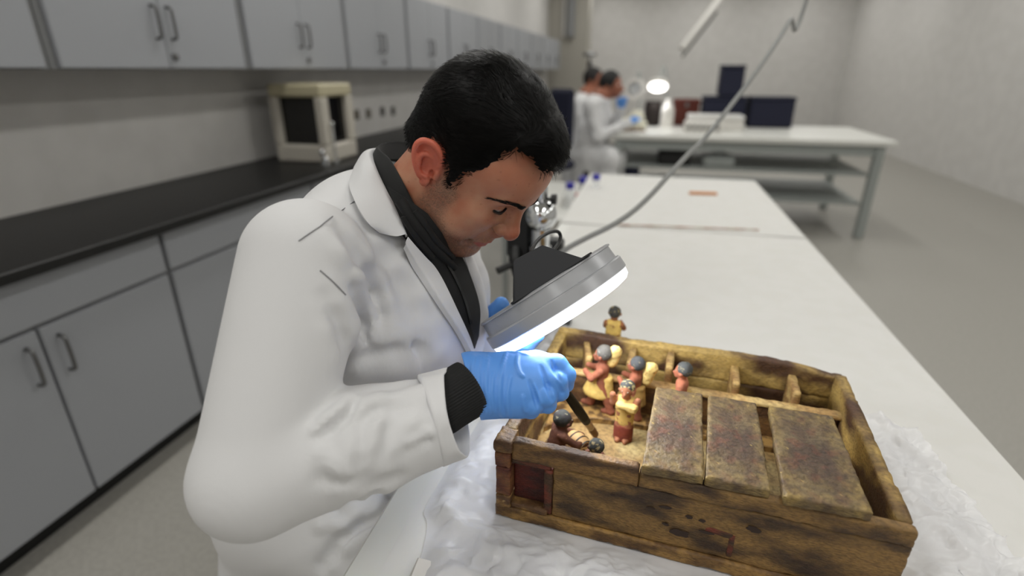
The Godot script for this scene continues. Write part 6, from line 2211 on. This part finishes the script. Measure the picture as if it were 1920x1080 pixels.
# ---------------------------------------------------------------- trolley, bottles, boom stand, cable, microscope
func build_side_things() -> void:
	var py := 0.62
	var t := thing("side_trolley", "white side trolley with bottles on it, beyond the left corner of the work table", "trolley", Vector3(-0.585, 0, -3.52))
	part("top", box(Vector3(0.50, 0.03, 1.1), 0.006), mats.laminate, t).position.y = py - 0.015
	part("shelf", box(Vector3(0.44, 0.025, 1.06), 0.005), mats.laminate, t).position.y = 0.30
	part("back_panel", box(Vector3(0.43, 0.27, 0.02), 0.004), mats.white_plastic, t).position = Vector3(0, 0.455, 0.50)
	for sx in [-1.0, 1.0]:
		for sz in [-1.0, 1.0]:
			part("post", box(Vector3(0.03, py - 0.09, 0.03), 0.004), mats.metal, t).position = Vector3(sx * 0.2, 0.06 + (py - 0.09) * 0.5, sz * 0.52)
			var w := part("castor", lathe([Vector2(0, -0.012), Vector2(0.028, -0.012), Vector2(0.030, 0.0), Vector2(0.028, 0.012), Vector2(0, 0.012)], 18), mats.black_plastic, t)
			w.rotation.z = PI / 2
			w.position = Vector3(sx * 0.2, 0.03, sz * 0.52)
	var clear := std(Color(0.92, 0.94, 0.95, 0.25), 0.1)
	clear.transparency = BaseMaterial3D.TRANSPARENCY_ALPHA
	var blue := std(Color(0.10, 0.08, 0.62), 0.4)
	var list := [[1069, 345, 0.036, 0.15, "clear bottle with a blue cap, alone at the front of the trolley", clear, blue, null],
		[1099, 334, 0.040, 0.16, "clear bottle with a broad blue cap at the back of the trolley", clear, blue, null],
		[1110, 330, 0.032, 0.17, "brown bottle between the two blue-capped ones", mats.brown, mats.brown, null],
		[1084, 364, 0.026, 0.07, "small pot with a pink band in front of the bottles", mats.white_plastic, std(Color(0.80, 0.30, 0.28), 0.5), std(Color(0.85, 0.35, 0.33), 0.6)],
		[1102, 361, 0.022, 0.06, "small pot with an olive yellow lid next to the pink-banded one", mats.white_plastic, std(Color(0.55, 0.48, 0.08), 0.5), null],
		[1060, 368, 0.030, 0.06, "low white pot in front of the single blue-capped bottle", mats.white_plastic, mats.white_plastic, null]]
	for e in list:
		var h: float = e[3]
		var p := on_height(e[0], e[1], py + h)
		p.x = clampf(p.x, -0.79, -0.375)
		if e[5] == mats.brown: p.z -= 0.10
		var b := thing("bottle" if h > 0.1 else "pot", e[4], "bottle" if h > 0.1 else "pot", Vector3(p.x, py, p.z))
		var r: float = e[2]
		part("body", lathe([Vector2(0, 0), Vector2(r, 0), Vector2(r * 1.04, 0.006), Vector2(r * 1.04, h * 0.62), Vector2(r * 0.62, h * 0.80), Vector2(r * 0.6, h * 0.86), Vector2(0, h * 0.86)], 22), e[5], b)
		part("cap", lathe([Vector2(0, h * 0.82), Vector2(r * 0.74, h * 0.82), Vector2(r * 0.74, h * 1.03), Vector2(r * 0.6, h * 1.06), Vector2(0, h * 1.06)], 22), e[6], b)
		if e[7]: part("band", lathe([Vector2(r * 1.06, h * 0.15), Vector2(r * 1.07, h * 0.15), Vector2(r * 1.07, h * 0.5), Vector2(r * 1.06, h * 0.5)], 22), e[7], b)
	var vp := on_height(1117, 351, TABLE_Y + 0.006)
	var vial := thing("bottle", "little blue-capped vial on the left edge of the far covering sheet", "bottle", Vector3(vp.x, TABLE_Y + 0.006, vp.z))
	part("body", lathe([Vector2(0, 0), Vector2(0.018, 0), Vector2(0.019, 0.003), Vector2(0.019, 0.036), Vector2(0.013, 0.042), Vector2(0, 0.042)], 20), clear, vial)
	part("cap", lathe([Vector2(0, 0.040), Vector2(0.020, 0.040), Vector2(0.020, 0.062), Vector2(0.016, 0.065), Vector2(0, 0.065)], 20), blue, vial)
	# chrome boom stand behind the lamp
	var d := 1.24
	var foot := at(1012, 520, d)
	foot.y = TABLE_Y + 0.0025
	var s := thing("boom_stand", "polished chrome pillar with a ball joint and black clamp, behind the lamp on the table", "stand", foot)
	var yb := at(1017, 392, d).y - foot.y
	part("base", lathe([Vector2(0, 0), Vector2(0.075, 0), Vector2(0.078, 0.004), Vector2(0.075, 0.016), Vector2(0.03, 0.022), Vector2(0, 0.022)], 36), mats.black_plastic, s)
	part("pillar", lathe([Vector2(0.0235, 0.02), Vector2(0.0235, yb - 0.09), Vector2(0.026, yb - 0.088), Vector2(0.026, yb - 0.07), Vector2(0.0215, yb - 0.068), Vector2(0.0215, yb - 0.03)], 32), mats.chrome, s)
	var glassy := std(Color(0.95, 0.97, 1.0, 0.02), 0.02)
	glassy.refraction_enabled = true
	glassy.refraction_scale = 0.05
	glassy.transparency = BaseMaterial3D.TRANSPARENCY_ALPHA
	var ball := part("ball", lathe(ball_profile(0.036, 20), 40, true), mats.chrome, s)
	ball.position.y = yb
	part("neck", lathe([Vector2(0.012, yb + 0.03), Vector2(0.010, yb + 0.036), Vector2(0.014, yb + 0.039), Vector2(0.014, yb + 0.064), Vector2(0.008, yb + 0.070), Vector2(0, yb + 0.070)], 24), mats.chrome, s)
	var kb := part("knob", lathe([Vector2(0, 0), Vector2(0.0035, 0.0), Vector2(0.0035, 0.010), Vector2(0.011, 0.013), Vector2(0.012, 0.024), Vector2(0, 0.026)], 18), mats.black_plastic, s)
	kb.position = Vector3(0.010, at(1036, 358, d).y - foot.y, 0.004)
	kb.rotation.z = -PI / 2
	var rel := func(x: float, y: float, dd: float) -> Vector3: return at(x, y, dd) - foot
	var st := st_new()
	add_box(st, rel.call(977, 428, d + 0.01), Vector3(0.058, 0.135, 0.06), 0.008)
	part("clamp_block", done(st), mats.black_plastic, s)
	part("clamp_arm", tube([rel.call(968, 465, d + 0.01), rel.call(966, 490, d), rel.call(972, 515, d)], 0.016, 0.013, 14, 5), mats.black_plastic, s)
	part("clamp_handle", tube([rel.call(966, 494, d), rel.call(950, 500, d - 0.01), rel.call(933, 508, d - 0.02)], 0.0075, 0.0085, 12, 5), mats.black_plastic, s)
	part("foot_block", box(Vector3(0.06, 0.12, 0.05), 0.008), mats.black_plastic, s).position = rel.call(1032, 492, d + 0.03)
	# pale grey cable sagging across the table
	var pts := []
	for q in [[1030, 492, 1.18], [1062, 467, 1.17], [1100, 446, 1.17], [1145, 424, 1.18], [1185, 398, 1.20], [1222, 364, 1.22], [1258, 324, 1.25], [1290, 290, 1.28], [1322, 258, 1.31], [1372, 196, 1.36], [1430, 118, 1.42], [1480, 40, 1.5], [1530, -60, 1.6]]: pts.append(at(q[0], q[1], q[2]))
	var cable := thing("cable", "grey cable hanging in a curve over the work table to the right edge", "cable", pts[0])
	var loc := []
	for p in pts: loc.append(p - pts[0])
	var last: Vector3 = loc[loc.size() - 1]
	loc.append(Vector3(last.x + 0.15, 3.34 - pts[0].y, last.z - 0.05))
	part("lead", tube(loc, 0.0060, -1, 12, 8), std(Color(0.55, 0.555, 0.55), 0.5), cable)
	# microscope at the far end of the worktop
	var mp := on_height(1036, 196, 0.914)
	mp = Vector3(-1.86, 0.915, -8.1)
	var m := thing("microscope", "black microscope on the worktop beyond the man's head, near the pillar", "microscope", mp, -0.3)
	part("base", box(Vector3(0.24, 0.04, 0.20), 0.01), mats.black_plastic, m).position.y = 0.02
	part("arm", tube([Vector3(-0.08, 0.03, 0), Vector3(-0.10, 0.2, 0), Vector3(-0.06, 0.36, 0), Vector3(0.02, 0.40, 0)], 0.03, 0.026, 12, 6), mats.black_plastic, m)
	part("tube", lathe([Vector2(0, 0), Vector2(0.02, 0), Vector2(0.022, 0.05), Vector2(0.035, 0.06), Vector2(0.035, 0.18), Vector2(0, 0.18)], 18), mats.black_plastic, m).position = Vector3(0.03, 0.22, 0)
	part("stage", box(Vector3(0.14, 0.015, 0.14), 0.003), mats.black_plastic, m).position = Vector3(0.03, 0.14, 0)
	for g in [1.0, -1.0]:
		var e := part("eyepiece", lathe([Vector2(0, 0), Vector2(0.017, 0), Vector2(0.015, 0.10), Vector2(0, 0.10)], 14), mats.black_plastic, m)
		e.position = Vector3(0.04, 0.40, g * 0.035)
		e.rotation.z = -0.7
